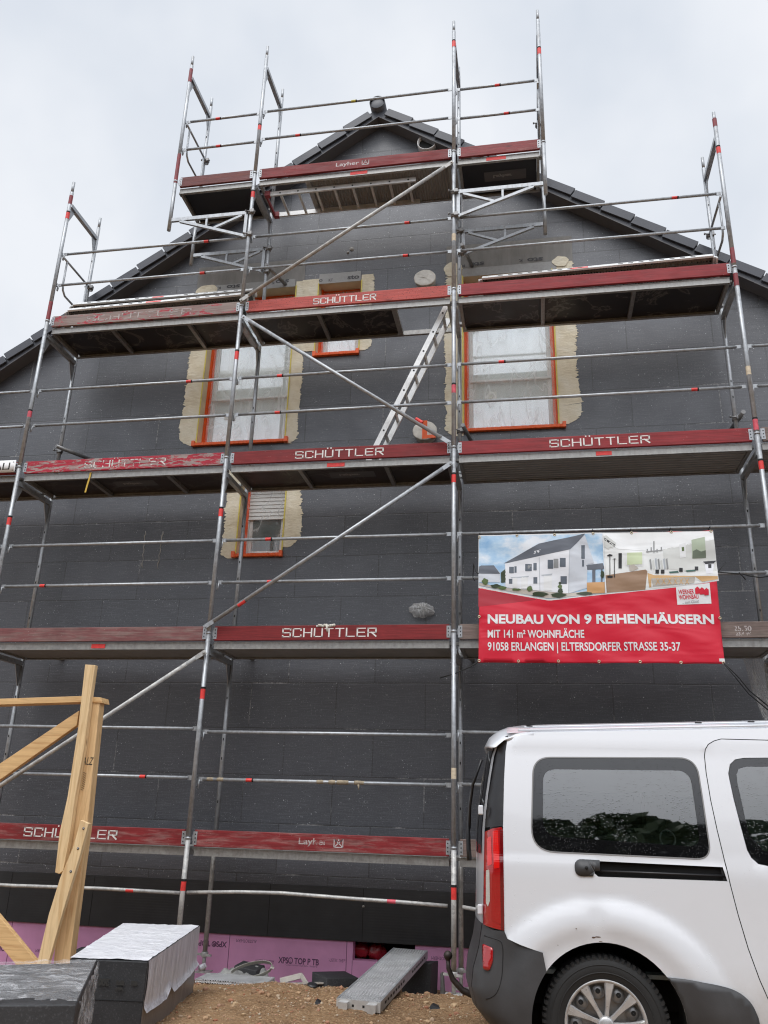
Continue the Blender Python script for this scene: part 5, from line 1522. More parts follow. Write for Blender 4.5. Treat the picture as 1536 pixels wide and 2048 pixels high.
# --- wheels
def wheel(hx, yc, s, label=None):
    c = VW(hx, yc, CZ); ax = RV @ Vector((0, -s, 0)); r = .312
    m = MB(); m.lathe([(.20, .095), (.225, .108), (.262, .112), (.288, .104), (.300, .094), (.309, .078), (r, .06), (r, -.06), (.306, -.09), (.25, -.10), (.2, -.09), (.2, .095)], c, ax, 72)
    t = obj('wheel', m, M['rubber'], van); WORLD[t.name] = WORLD[van.name]
    m = MB()
    for k in range(66):
        a = 2*PI*k/66; u = RV @ Vector((math.cos(a), 0, math.sin(a))); tn = RV @ Vector((-math.sin(a), 0, math.cos(a))); mm = Matrix((tn, ax, u)).transposed()
        m.box(c+u*.3085+ax*.072, (.017, .030, .012), mm); m.box(c+u*.300+ax*.0945, (.012 if k % 2 else .018, .010, .016), mm); m.box(c+u*.312+ax*.03, (.014, .036, .006), mm)
    obj('tread', m, M['rubber'], t)
    m = MB()
    for rr in (.272, .236): m.lathe([(rr-.003, .1105), (rr, .1135), (rr+.003, .1105)], c, ax, 64)
    obj('sidewall_ring', m, M['rubber'], t)
    m = MB(); m.lathe([(.19, .07), (.19, .06), (.10, .045), (.001, .045)], c, ax, 48); obj('rim', m, M['rim'], t)
    m = MB()
    for k in range(9):
        a = R(22+40*k); u = RV @ Vector((math.cos(a), 0, math.sin(a))); tn = RV @ Vector((-math.sin(a), 0, math.cos(a)))
        m.lathe([(.001, .012), (.020, .010), (.034, .0)], c+u*.145+ax*.058, ax, 18)
        m.cur = 1; m.lathe([(.001, .0135), (.0125, .0132)], c+u*.150+ax*.058, ax, 14); m.cur = 0
    obj('rim_boss', m, [M['rim'], M['hole']], t)
    m = MB(); m.lathe([(.186, .082), (.192, .098), (.203, .104), (.205, .098), (.203, .09)], c, ax, 72)
    m.lathe([(.001, .104), (.030, .102), (.040, .096), (.042, .08)], c, ax, 28)
    for k in range(9):
        a = R(2+40*k); u = RV @ Vector((math.cos(a), 0, math.sin(a))); tn = RV @ Vector((-math.sin(a), 0, math.cos(a)))
        pts = []
        for (rr, w, h) in ((.030, .013, .092), (.07, .011, .090), (.12, .014, .094), (.165, .022, .098), (.194, .029, .097)): pts.append((rr, w, h))
        vs = []; fs = []
        for (rr, w, h) in pts:
            vs += [c+u*rr-tn*w+ax*(h-.010), c+u*rr-tn*w*.72+ax*h, c+u*rr+tn*w*.72+ax*h, c+u*rr+tn*w+ax*(h-.010)]
        for i in range(len(pts)-1):
            for j in range(3): fs.append((i*4+j, i*4+j+1, i*4+j+5, i*4+j+4))
        m.add(vs, fs, False)
    obj('hubcap', m, M['hub'], t)
for hx in (.0, 2.73):
    wheel(hx, .125, 1); wheel(hx, 1.81-.125, -1)
# --- tow bar, rust and stone chips
mb = MB(); b = Lp(896, 1911, .9); P = [VW(b[0], .9, b[1]-.02), VW(b[0]+.003, .9, b[1]-.07), VW(b[0]+.03, .9, b[1]-.13), VW(b[0]+.09, .9, b[1]-.185), VW(b[0]+.2, .9, b[1]-.225), VW(b[0]+.34, .9, b[1]-.23)]; mb.tube(P, [.013, .014, .017, .019, .02, .02], 12)
mb.lathe([(.001, .028), (.014, .024), (.024, .014), (.028, 0), (.024, -.014), (.014, -.024), (.012, -.03)], VW(b[0], .9, b[1]), (0,0,1), 18)
obj('tow_bar', mb, simple('dull brown tow bar', (.045, .036, .032), .5, .5, .3, 30, .2), van)
mb = MB()
for (px, py, w, h) in ((1194,1872,.030,.006),(1186,1873,.02,.008),(1151,1855,.008,.005),(1200,1881,.02,.003),(1115,1888,.005,.004)):
    q = Lp(px, py); pl = [(q[0]+w/2*math.cos(a)*(1+.4*mnoise.noise(Vector((a*3, px, 0)))), q[1]+h/2*math.sin(a)*(1+.5*mnoise.noise(Vector((a*3, px, 4))))) for a in [2*PI*k/12 for k in range(12)]]
    sheet(mb, pl, [], .03, lambda u, v: VW(u, side(u, v)-.0012, v), grid=False)
objs('rust_spot', mb, M['rust'], van, recalc=False)
# ------------------------------------------------------------------ banner
YB = -.055
def ban_w(p):   # gentle sag and creases of the hung sheet
    x, z = p.x, p.z
    w = .008*math.sin(x*4.1+z*2.0) + .016*mnoise.noise(Vector((x*1.7+z*2.3, z*1.1-x*.8, 1))) + 0.011*mnoise.noise(Vector((x*3.4+z*4.6, z*2.2-x*2.0, 6)))
    return w
def bfn(off):
    def f(u, v):
        p = PY(u, v, YB); p.y = YB + ban_w(p) - off; return p
    return f
bn_c = PY(1203, 1327, YB)
banner = thing('banner', 'large red and white building banner with house and kitchen pictures, tied across the scaffold', 'banner', bn_c)
def bpoly(name, pts, mat, off, parent=banner, step=7, holes=()):
    mb = MB(); sheet(mb, pts, list(holes), step, bfn(off)); o = obj(name, mb, M[mat], parent, recalc=False); return o
edge = []
TL, TR, BR, BL = (957,1072), (1425,1060), (1450,1328), (957,1326)
n = 24
for i in range(n): t = i/n; edge.append((TL[0]+(TR[0]-TL[0])*t, TL[1]+(TR[1]-TL[1])*t + 1.6*abs(math.sin(t*PI*6))))
for i in range(n): t = i/n; edge.append((TR[0]+(BR[0]-TR[0])*t - 1.2*math.sin(t*PI), TR[1]+(BR[1]-TR[1])*t))
for i in range(n): t = i/n; edge.append((BR[0]+(BL[0]-BR[0])*t, BR[1]+(BL[1]-BR[1])*t - 1.0*abs(math.sin(t*PI*6))))
for i in range(n): t = i/n; edge.append((BL[0]+(TL[0]-BL[0])*t + 1.0*math.sin(t*PI), BL[1]+(TL[1]-BL[1])*t))
sh_ = bpoly('sheet', edge, 'ban_red', 0, step=7); thicken(sh_, .0012, -1)
c6 = lambda pts: [(900+x/2.56, 1040+y/2.56) for x, y in pts]
E6 = .0015
bpoly('white_swoosh', c6([(146,78),(1347,55),(1376,312),(1155,345),(520,411),(500,411),(146,349)]), 'ban_white', E6)
bpoly('red_shade', c6([(146,352),(440,404),(440,408),(146,446)]), 'ban_darkred', E6)
hp = bpoly('house_picture', c6([(149,82),(779,71),(795,378),(520,403),(500,403),(148,338)]), 'ban_sky', 2*E6); WORLD[hp.name] = WORLD[banner.name]
L = [3]
def h(pts, mat, par=None, name='print'):
    bpoly(name, c6(pts), mat, L[0]*E6, par or hp, 6)
def lay(): L[0] += 1
def rect(a, b, c, d): return [(a, b), (c, b), (c, d), (a, d)]
h([(149,322),(260,345),(600,376),(793,356),(794,376),(520,401),(500,401),(149,336)], 'p_path')
h([(149,258),(165,238),(228,236),(257,272),(257,320),(149,320)], 'p_wall2', name='small_house')
lay(); h([(147,276),(150,240),(160,234),(225,233),(257,276)], 'p_roof', name='small_house_roof')
h([(260,270),(285,250),(285,320),(262,322)], 'p_dkgreen')
h([(282,224),(612,147),(606,377),(284,345)], 'p_wall', name='house_front'); h([(690,78),(738,222),(704,228),(700,350),(606,377),(612,147)], 'p_wall2', name='house_gable')
h([(697,232),(782,222),(792,252),(700,256)], 'p_roof'); h(rect(728,256,744,345), 'p_roof'); h(rect(772,250,781,330), 'p_roof')
lay(); h([(274,223),(455,122),(692,72),(650,118),(615,152)], 'p_roof', name='house_roof')
h([(700,322),(791,319),(793,375),(701,378)], 'p_wood', name='timber_fence')
for r_ in ((303,240,327,273),(330,237,341,270),(385,225,419,262),(427,220,444,258),(500,205,528,250),(562,196,592,242),(427,293,447,326),(566,288,598,328),(302,302,319,327),(672,130,690,200),(676,206,686,240)): h(rect(*r_), 'p_win', name='house_window')
for r_ in ((530,200,555,247),(398,228,418,250)): h(rect(*r_), 'p_grey')
h([(432,160),(465,152),(450,174),(420,182)], 'p_wall')
for (a, b, c, d) in ((322,296,345,346),(365,293,398,350),(480,286,522,362)): h(rect(a, b, c, d), 'ban_white', name='house_door')
h([(455,192),(458,192),(462,362),(459,362)], 'p_mid'); h([(611,152),(614,152),(608,376),(605,376)], 'p_mid')
h([(465,282),(525,274),(520,283),(475,288)], 'p_mid'); h([(310,294),(405,286),(400,293),(315,298)], 'p_mid')
lay()
def bush(x, y, rx_, ry, mat):
    h([(x+rx_*math.cos(a)*(1+.16*math.sin(5*a+x)), y+ry*math.sin(a)*(1+.14*math.sin(4*a+y))) for a in [2*PI*k/18 for k in range(18)]], mat, name='bush')
for (x, y, a, b, m) in ((180,317,16,16,'p_green'),(235,340,26,10,'p_dkgreen'),(268,348,22,9,'p_green'),(408,352,14,14,'p_green'),(460,380,40,12,'p_dkgreen'),(555,385,38,12,'p_dkgreen'),(565,364,13,13,'p_dkgreen'),(563,342,11,11,'p_green'),(563,324,7,7,'p_dkgreen'),(690,378,40,8,'p_dkgreen'),(780,280,10,18,'p_dkgreen'),(340,356,22,6,'p_green')): bush(x, y, a, b, m)
rp = bpoly('room_picture', c6([(783,71),(1345,59),(1372,310),(1155,340),(800,376),(796,240)]), 'p_room', 2*E6); WORLD[rp.name] = WORLD[banner.name]
L[0] = 3
g = lambda pts, mat, name='print': h(pts, mat, rp, name)
g([(783,72),(1345,60),(1350,100),(1060,160),(860,150),(785,110)], 'p_ceil'); g([(796,285),(1000,255),(1010,262),(1000,357),(802,374)], 'p_floor', 'room_floor')
g([(1090,150),(1350,96),(1366,262),(1230,265),(1095,250)], 'p_room2'); g([(1255,262),(1369,250),(1371,306),(1290,318),(1250,300)], 'p_room')
lay(); g(rect(900,158,990,236), 'ban_white'); g([(1236,102),(1304,86),(1311,194),(1241,198)], 'p_art', 'wall_picture'); g([(1174,125),(1206,116),(1208,190),(1177,195)], 'ban_white', 'wall_picture')
g([(1010,272),(1045,284),(1370,288),(1371,304),(1290,316),(1255,290),(1030,300),(1030,344),(1020,346)], 'p_table', 'table'); g([(1030,300),(1255,292),(1250,322),(1040,340)], 'p_path')
g([(785,84),(800,80),(850,120),(848,136),(838,132),(832,146),(818,140),(812,152),(790,140)], 'p_room2', 'stair'); g(rect(862,172,879,250), 'p_black')
for k in range(4): g([(788+k*14,92+k*9),(802+k*14,100+k*9),(800+k*14,112+k*9),(788+k*14,104+k*9)], 'p_black', 'stair')
g([(1300,214),(1362,210),(1352,226),(1345,272),(1312,276),(1305,230)], 'p_wall', 'kitchen_mixer')
lay(); g([(905,170),(984,165),(984,228),(906,232)], 'p_tree', 'garden_view'); g([(1243,160),(1262,150),(1285,162),(1309,155),(1311,193),(1241,197)], 'p_art2'); g([(1186,140),(1198,138),(1199,158),(1187,160)], 'p_green')
g([(1296,212),(1364,208),(1350,222),(1308,226)], 'p_black'); g(rect(1322,226,1338,246), 'p_black')
for (x, y) in ((1060,268),(1088,268),(1182,258),(1262,250)): g(rect(x-9, y-12, x+9, y+8), 'p_black', 'cup')
for (x, y) in ((1145,262),(1232,254)): g([(x-26,y+4),(x+22,y),(x+26,y+8),(x-20,y+12)], 'p_teal', 'place_mat')
for a in ((816,180,820,290),(839,202,843,296)): g(rect(*a), 'p_black', 'floor_lamp')
g([(803,182),(816,176),(832,180),(830,186),(806,187)], 'p_black'); g([(830,203),(842,198),(852,202)], 'p_black'); g(rect(805,288,832,298), 'p_black')
g(rect(1041,108,1047,168), 'p_grey', 'chandelier'); g([(1004,160),(1088,152),(1088,157),(1004,165)], 'p_grey', 'chandelier')
for (x, y) in ((1010,160),(1030,152),(1060,160),(1082,150)): g(rect(x-3, y-12, x+3, y+6), 'p_grey', 'chandelier')
g([(915,235),(938,228),(965,248),(940,262),(920,262)], 'p_path', 'armchair')
for k in range(7): g([(1020+14*k,205+6*math.sin(k*2)),(1028+14*k,200+6*math.sin(k*2)),(1034+14*k,250),(1026+14*k,256)], ('p_grey', 'p_room2', 'p_mid')[k % 3], 'chandelier')
for k in range(6): 
    x = 1052+30*k; g([(x,300),(x+4,300),(x+22,328),(x+18,329)], 'p_table', 'stool'); g([(x+18,299),(x+22,299),(x+4,331),(x,332)], 'p_table', 'stool')
bpoly('picture_divider', c6([(779,70),(784,70),(800,376),(795,377)]), 'ban_white', 9*E6)
def btext(body, a, b, hgt, mat='ban_white', off=2.6, bold=.10, par=banner):
    A, B = PY(*a, YB), PY(*b, YB); w = (B-A).length; r = (B-A).normalized(); u = Vector((0,0,1)); u = (u - r*u.dot(r)).normalized()
    hz = (PY(a[0], a[1]-hgt/2, YB) - PY(a[0], a[1]+hgt/2, YB)).length
    mb = MB(); vs, fs = text_mesh(body, 1, .022*bold/.1, 1.0)
    xs = [v.x for v in vs]; base_h = [v.y for v in text_mesh('H', 1, .022*bold/.1)[0]]
    k = hz/(max(base_h)-min(base_h)); mx = (min(xs)+max(xs))/2; my = (min(base_h)+max(base_h))/2; kx = w/(max(xs)-min(xs)); c = (A+B)/2
    pts = []
    for v in vs:
        p = c + r*((v.x-mx)*kx) + u*((v.y-my)*k); p.y = YB + ban_w(p) - off*E6; pts.append(p)
    mb.add(pts, fs); obj('lettering', mb, M[mat], par, recalc=False)
btext('NEUBAU VON 9 REIHENHÄUSERN', (975.5, 1238.5), (1428, 1238), 18.5, bold=.16)
btext('MIT 141 m² WOHNFLÄCHE', (975.5, 1268), (1168.5, 1267.5), 15.5, bold=.10)
btext('91058 ERLANGEN | ELTERSDORFER STRASSE 35-37', (975.5, 1293), (1361, 1293), 16.5, bold=.08)
lg = bpoly('logo_panel', [(1352,1174),(1419,1166),(1423,1207),(1355,1209)], 'ban_white', 2*E6); WORLD[lg.name] = WORLD[banner.name]
btext('WERNER', (1357, 1184), (1388, 1182.5), 9, 'ban_red', 3, .10, lg); btext('WOHNBAU', (1358, 1194.5), (1397, 1192.5), 9, 'ban_red', 3, .10, lg); btext('... zum Glück!', (1365, 1204.5), (1398, 1202.5), 5.5, 'p_grey', 3, .02, lg)
for k, (x, y) in enumerate(((1390,1177),(1399,1178.5),(1408,1180))):
    bpoly('logo_house', [(x,y),(x+4.5,y-4),(x+9,y-.6),(x+9.6,y+10),(x+.6,y+11)], 'ban_red', (4+k)*E6, lg)
bpoly('corner_label', [(1438,1317),(1449,1317),(1450,1323),(1439,1323)], 'ban_white', 3*E6)
for (x, y) in ((958.5,1322),(1037,1322.5),(1117,1322.5),(1198,1323),(1280,1324),(1362,1325),(1447,1325.5),(958.5,1234),(1440,1236),(959,1075),(1034,1072),(1109,1070),(1186,1068),(1263,1066),(1343,1064),(1422,1062.5)):
    p = bfn(.004)(x, y); mb = MB(); mb.lathe([(.006, 0), (.009, .003), (.013, .003), (.015, 0)], p, (0,-1,0), 14); obj('eyelet', mb, M['grommet'], banner)
mb = MB()
for (x, y) in ((959,1074),(1034,1071),(1109,1069),(1186,1067),(1263,1065),(1343,1063),(1422,1061)):
    p = bfn(.006)(x, y); mb.tube([p, p+Vector((0,.03,.05)), p+Vector((0,.12,.045)), p+Vector((.01,.12,-.02)), p], .004, 6)
p = bfn(.004)(957, 1148); mb.tube([p, p+Vector((-.03,.03,.03)), p+Vector((-.05,.05,.12)), p+Vector((-.06,.06,-.02)), p+Vector((-.04,.05,-.06))], .005, 6)
for a in (((1447,1325),(1475,1352),(1500,1382),(1560,1432)), ((1447,1326),(1472,1356),(1498,1388),(1560,1440)), ((1436,1144),(1460,1146),(1486,1148),(1500,1152),(1520,1155),(1560,1149)), ((1478,1145),(1486,1153),(1491,1159)), ((1436,1144),(1452,1124)), ((958,1323),(940,1334),(912,1346),(880,1356))):
    mb.tube([PY(x, y, YB+.02*i) for i, (x, y) in enumerate(a)], .006 if a[0][0] != 1436 or len(a) > 2 else .003, 7)
objs('tie_rope', mb, M['rope'], banner)

# ------------------------------------------------------------------ ground
def gh(x, y):
    base = -1.06
    if y > -.7: base = -1.06 - .10*smooth((y+.7)/.5) - .19*smooth((y+.15)/.55)
    if x > -.2 and y < -.6: base += .076*smooth((x+.2)/.8)*smooth((-.6-y)/.8)
    if x < -1.2: base -= .05*smooth((-1.2-x)/.8)
    near = smooth((-y+1.0)/.5)
    n = .030*mnoise.noise(Vector((x*.9, y*.9, 0))) + 0.03*mnoise.noise(Vector((x*3.1, y*3.1, 5))) + .016*mnoise.noise(Vector((x*8, y*8, 2))) + .005*mnoise.noise(Vector((x*22, y*22, 2)))
    far = smooth((math.hypot(x, y+2)-9)/20)
    k = .35 if x > .3 and -4.6 < y < -1.2 else 1
    return base + n*k*(1-far) - .1*far
mb = MB()
def axis(fine0, fine1, st, lim):
    a = []; x = fine0
    while x <= fine1: a.append(x); x += st
    g_ = st; lo = fine0; hi = a[-1]; L_ = []; H_ = []
    while lo > -lim: g_ *= 1.3; lo -= g_; L_.append(lo)
    g_ = st
    while hi < lim: g_ *= 1.3; hi += g_; H_.append(hi)
    return L_[::-1] + a + H_
gx = axis(-3.4, 1.6, .03, 700); gy = axis(-3.6, 1.2, .03, 700)
vs = [(x, y, gh(x, y)) for y in gy for x in gx]; nx = len(gx)
fs = [(j*nx+i, j*nx+i+1, (j+1)*nx+i+1, (j+1)*nx+i) for j in range(len(gy)-1) for i in range(nx-1)]
mb.add(vs, fs, True); tag(obj('ground', mb, M['soil'], None, (0,0,-1.1), recalc=False), kind='structure')
# loose stones and crumbs
rnd = random.Random(3); mb = MB()
def pebble(x, y, s):
    z = gh(x, y) + s*.25; v0 = []; k = rnd.random()*9
    sc = (rnd.uniform(.8, 1.4), rnd.uniform(.7, 1.2), rnd.uniform(.5, .9)); a = rnd.uniform(0, PI); ca, sa = math.cos(a), math.sin(a)
    for (p, q, r_) in ((0,0,1),(.9,0,.45),(.28,.85,.45),(-.73,.53,.45),(-.73,-.53,.45),(.28,-.85,.45),(.73,.53,-.45),(-.28,.85,-.45),(-.9,0,-.45),(-.28,-.85,-.45),(.73,-.53,-.45),(0,0,-1)):
        j = 1+.35*(rnd.random()-.5); p, q, r_ = p*sc[0]*j, q*sc[1]*j, r_*sc[2]*j
        v0.append((x+(p*ca-q*sa)*s, y+(p*sa+q*ca)*s, z+r_*s))
    mb.add(v0, [(0,1,2),(0,2,3),(0,3,4),(0,4,5),(0,5,1),(1,6,2),(2,7,3),(3,8,4),(4,9,5),(5,10,1),(6,7,2),(7,8,3),(8,9,4),(9,10,5),(10,6,1),(11,7,6),(11,8,7),(11,9,8),(11,10,9),(11,6,10)])
for i in range(7500):
    x = rnd.uniform(-2.6, 1.0); y = rnd.uniform(-2.6, .5)
    if rnd.random() > .25 + .75*smooth(.5+mnoise.noise(Vector((x*1.6, y*1.6, 9)))*1.2): continue
    pebble(x, y, rnd.choice((.004,.005,.006,.006,.008,.010)))
for i in range(150):
    pebble(rnd.uniform(-2.4, .7), rnd.uniform(-2.2, .2), rnd.uniform(.009, .026))
for (px, py, s) in ((908,2018,.028),(843,2003,.02),(852,2013,.022),(720,1999,.018),(470,2010,.02),(560,2012,.016),(905,2003,.014),(975,2032,.014),(466,2017,.016)):
    q = PZ(px, py, -1.08); pebble(q.x, q.y, s)
tag(obj('gravel', mb, M['stone'], None, (0,0,-1.1)), kind='stuff')

# ------------------------------------------------------------------ timber frame
tf = thing('timber_frame', 'raw spruce post and brace frame nailed together beside the foam packs', 'timber frame', PY(130, 1930, -1.3))
def plank_px(name, pts, Y, t, mat, lab=None):   # outline of one timber, given its thickness
    mb = MB(); q = [PY(x, y, Y) for x, y in pts]; mb.prism(q, (0, t, 0)); o = obj(name, mb, M[mat], tf, bevel=.003)
    if lab: o['label'] = lab
    return o
plank_px('post', [(172,1395),(200,1399),(187.5,1521),(175,1645),(161,1749),(140,1915),(136,1965),(104,1965),(112,1870),(135,1640),(150,1521)], -1.24, .09, 'wood')
plank_px('post', [(170,1329),(190,1330),(180,1398),(168,1495),(150,1593),(138,1680),(126,1742),(118,1748),(110,1745),(119,1665),(135,1593),(156,1456)], -1.30, .055, 'wood_pale', 'narrow pale batten with a broken lower end')
plank_px('strut', [(161,1640),(177,1647),(157,1720),(126,1822),(98,1921),(90,1960),(64,1960),(75,1922),(97,1830),(120,1756),(146,1694)], -1.345, .042, 'wood_pale', 'slanting strut with three screws')
plank_px('brace', [(158,1421),(153,1451),(-60,1602),(-60,1567)], -1.20, .05, 'wood_h')
mb = MB(); a = [PY(x, y, -1.25) for x, y in ((-80,1400),(165,1392),(202,1395),(204,1406),(165,1404),(-80,1412))]; mb.prism(a, (0, .14, 0)); obj('rail', mb, M['wood_h'], tf, bevel=.003)
plank_px('brace', [(-60,1762),(74,1925),(96,1950),(49,1950),(-60,1820)], -1.28, .05, 'wood_h')
mb = MB()
for (x, y) in ((167,1657),(156,1697),(141.5,1743)):
    p = PY(x, y, -1.346); mb.lathe([(.001, .004), (.008, .004), (.011, 0)], p, (0,-1,0), 14); mb.cur = 1; mb.lathe([(.001, .0046), (.004, .0044)], p, (0,-1,0), 10); mb.cur = 0
objs('screw', mb, [M['screw'], M['alu']], tf)
mb = MB(); c = PY(176, 1522, -1.242); w = (PY(186, 1520, -1.242)-PY(166, 1520, -1.242)).length; text_on(mb, 'ALZ', c, .062, (1,0,.0), (.12,0,1), .0, width=w); 
for k in range(26): p = PY(168+ (k % 3)*2-k*.22, 1545+k*1.4, -1.242); mb.box(p, (.012, .001, .003))
obj('lettering', mb, M['ink'], tf, recalc=False)

# ------------------------------------------------------------------ foam packs
D1, D2 = 5.55, 6.75
tFL, tFR, tBR, tBL = PD(140,1917,D1), PD(296,1923,D1-.03), PD(398,1853,D2), PD(246,1848,D2+.05)
zg = -1.16
def down(p, px, py): q = PD(px, py, (p-CAM).dot(MCAM @ Vector((0,0,-1)))); return q
bFR = Vector((tFR.x-.02, tFR.y+.03, zg)); bFL = Vector((tFL.x, tFL.y+.03, zg)); bBR = Vector((tBR.x-.01, tBR.y+.02, zg+.02)); bBL = Vector((tBL.x, tBL.y, zg+.02))
pk = thing('foam_pack', 'tall pack of dark foam boards with a milky film over its top', 'foam pack', (bFL+bFR+bBR+bBL)/4)
mb = MB(); mb.hexa([bFL, bFR, bBR, bBL], [tFL, tFR, tBR, tBL]); obj('board_stack', mb, M['foam'], pk, bevel=.008)
mb = MB()
mids = (tFL*.5+bFL*.5, tFR*.5+bFR*.5)
mb.bar(mids[0]+Vector((.0,-.0012,0)), mids[1]+Vector((0,-.0012,0)), .003, .005); obj('joint', mb, M['seam'], pk)
nrmS = (tBR-tFR).cross(Vector((0,0,-1))).normalized()
if nrmS.x < 0: nrmS = -nrmS
mb = MB(); N = 40; up_e = .006; vs = []; fs = []
for i in range(N+1):       # film on top, slightly ruffled
    for j in range(N//2+1):
        a, b = i/N, j/(N//2); p = (tFL.lerp(tFR, b)).lerp(tBL.lerp(tBR, b), a)
        p = p + Vector((0, 0, up_e+.011*max(0, mnoise.noise(Vector((a*20, b*4, 1)))) + .004*mnoise.noise(Vector((a*40, b*14, 3))))); vs.append(p)
w_ = N//2+1
for i in range(N):
    for j in range(N//2): fs.append((i*w_+j, i*w_+j+1, (i+1)*w_+j+1, (i+1)*w_+j))
mb.add(vs, fs, True); obj('film_top', mb, M['packfilm'], pk, recalc=False)
mb = MB(); vs = []; fs = []; K = 14     # hanging flap on the right side
for i in range(N+1):
    a = i/N; top_ = tFR.lerp(tBR, a); bot = bFR.lerp(bBR, a); frac = .60 + .10*math.sin(a*2.4+.4) - .12*max(0, 1-abs(a-.42)/.06) - .10*a
    for j in range(K+1):
        b = j/K; p = top_.lerp(bot, b*frac) + nrmS*(.008+.012*abs(mnoise.noise(Vector((a*26, b*1.2, 2)))) + .022*max(0, b-.9)/.1); p.z += up_e*(1-b); vs.append(p)
for i in range(N):
    for j in range(K): fs.append((i*(K+1)+j, i*(K+1)+j+1, (i+1)*(K+1)+j+1, (i+1)*(K+1)+j))
mb.add(vs, fs, True); obj('film_flap', mb, M['packside'], pk, recalc=False)
mb = MB(); mb.add([tFR+nrmS*.0025, tBR+nrmS*.0025, bBR+nrmS*.0025, bFR+nrmS*.0025], [(0,1,2,3)]); thicken(obj('side_film', mb, M['greyfilm'], pk, recalc=False), .001, 1)
mb = MB(); c = bBR.lerp(tBR, .42)+nrmS*.05
for i in range(6): mb.lathe([(.001, -.03), (.022, -.012), (.026, .01), (.001, .03)], c+Vector((.02*mnoise.noise(Vector((i, 0, 0))), .01*i, .03*mnoise.noise(Vector((i, 2, 0))))), (.3, .2, 1), 7)
obj('film_knot', mb, M['packside'], pk)
mb = MB(); rgt = (tFR-tFL).normalized()
for (body, px, w, hh) in (('200', 214, .075, .045), ('EPS', 246, .055, .03), ('WLG', 246, .05, .02), ('032', 274, .045, .028)):
    c = tFL.lerp(tFR, (px-140)/156) + Vector((0, 0, -.13 if body != 'WLG' else -.165)); c += (bFL-tFL)*.0 + Vector((0,-.0015+.03*.3,0)) + Vector((0, -.012, 0)); text_on(mb, body, c, hh, -rgt, Vector((0,0,-1)), .002, width=w)
obj('lettering', mb, M['ink'], pk, recalc=False)
# wrapped pack in front
D3, D4 = 3.95, 5.05
a_ = PD(152,2009,D3); b_ = PD(192,1925,D4); c_ = PD(-20,1930,D4+.1); d_ = PD(-150,2013,D3+.1)
zb = -1.14
wp = thing('wrapped_pack', 'low pack of dark foam boards wrapped in shiny clear film, bottom left corner', 'foam pack', (a_.x-.3, a_.y+.4, zb))
mb = MB(); mb.hexa([Vector((p.x, p.y, zb)) for p in (d_, a_, b_, c_)], [d_, a_, b_, c_]); obj('board_stack', mb, M['foam'], wp, bevel=.006)
mb = MB(); vs = []; fs = []; N = 46
def wpt(u, v, off):   # u across, v front->back on top
    p = (d_.lerp(a_, u)).lerp(c_.lerp(b_, u), v); return p + Vector((0, 0, off))
for i in range(N+1):
    for j in range(N+1):
        u, v = i/N, j/N; pinch = math.exp(-((v-.42)/.10)**2)
        wv = mnoise.noise(Vector((u*5+v*3, v*(9+22*pinch), 1))); w2 = mnoise.noise(Vector((u*15, v*22, 5)))
        vs.append(wpt(u, v, .010+.022*max(0, wv)+.007*w2+.006))
for i in range(N):
    for j in range(N):
        u, v = (i+.5)/N, (j+.5)/N
        keep = v > .03+.02*math.sin(u*13) or (abs(v-.42) < .15+.2*abs(u-.72)+.04*math.sin(u*9)) or v > .86+.05*math.sin(u*11) or u > .93+.03*math.sin(v*15)
        if keep: fs.append((i*(N+1)+j, i*(N+1)+j+1, (i+1)*(N+1)+j+1, (i+1)*(N+1)+j))
mb.add(vs, fs, True); obj('film_wrap', mb, M['packwrap'], wp, recalc=False)
mb = MB(); vs = []; fs = []; K = 22; n2 = (b_-a_).cross(Vector((0,0,-1))).normalized()
if n2.x < 0: n2 = -n2
for i in range(N+1):
    for j in range(K+1):
        u, v = i/N, j/K; p = a_.lerp(b_, u); p = Vector((p.x, p.y, p.z*(1-v)+zb*v)); p += n2*(.012+.035*abs(mnoise.noise(Vector((u*7+v*4, v*3, 3))))+.012*mnoise.noise(Vector((u*21, v*11, 3)))); vs.append(p + Vector((0, 0, .012*(1-v))))
for i in range(N):
    for j in range(K): fs.append((i*(K+1)+j, i*(K+1)+j+1, (i+1)*(K+1)+j+1, (i+1)*(K+1)+j))
mb.add(vs, fs, True); obj('film_side', mb, M['packwrap'], wp, recalc=False)
# ------------------------------------------------------------------ plank on the ground
A, B = PZ(673, 2000, -.985), PZ(761, 2001, -.985)
F1, F2 = PY(790, 1894, .42), PY(852, 1903, .42)
d = ((F1+F2)/2 - (A+B)/2); Lg = d.length; d.normalize(); s_ = (A-B); s_ = (s_ - d*s_.dot(d)).normalized(); up = d.cross(s_)
if up.z < 0: s_ = -s_; up = d.cross(s_)
m = Matrix((d, s_, up)).transposed().to_4x4(); m.translation = (A+B)/2
place_plank('long perforated steel plank ramped from the soil up to the pink plinth', Lg, (A-B).length+.01, .068, m, nh=18)

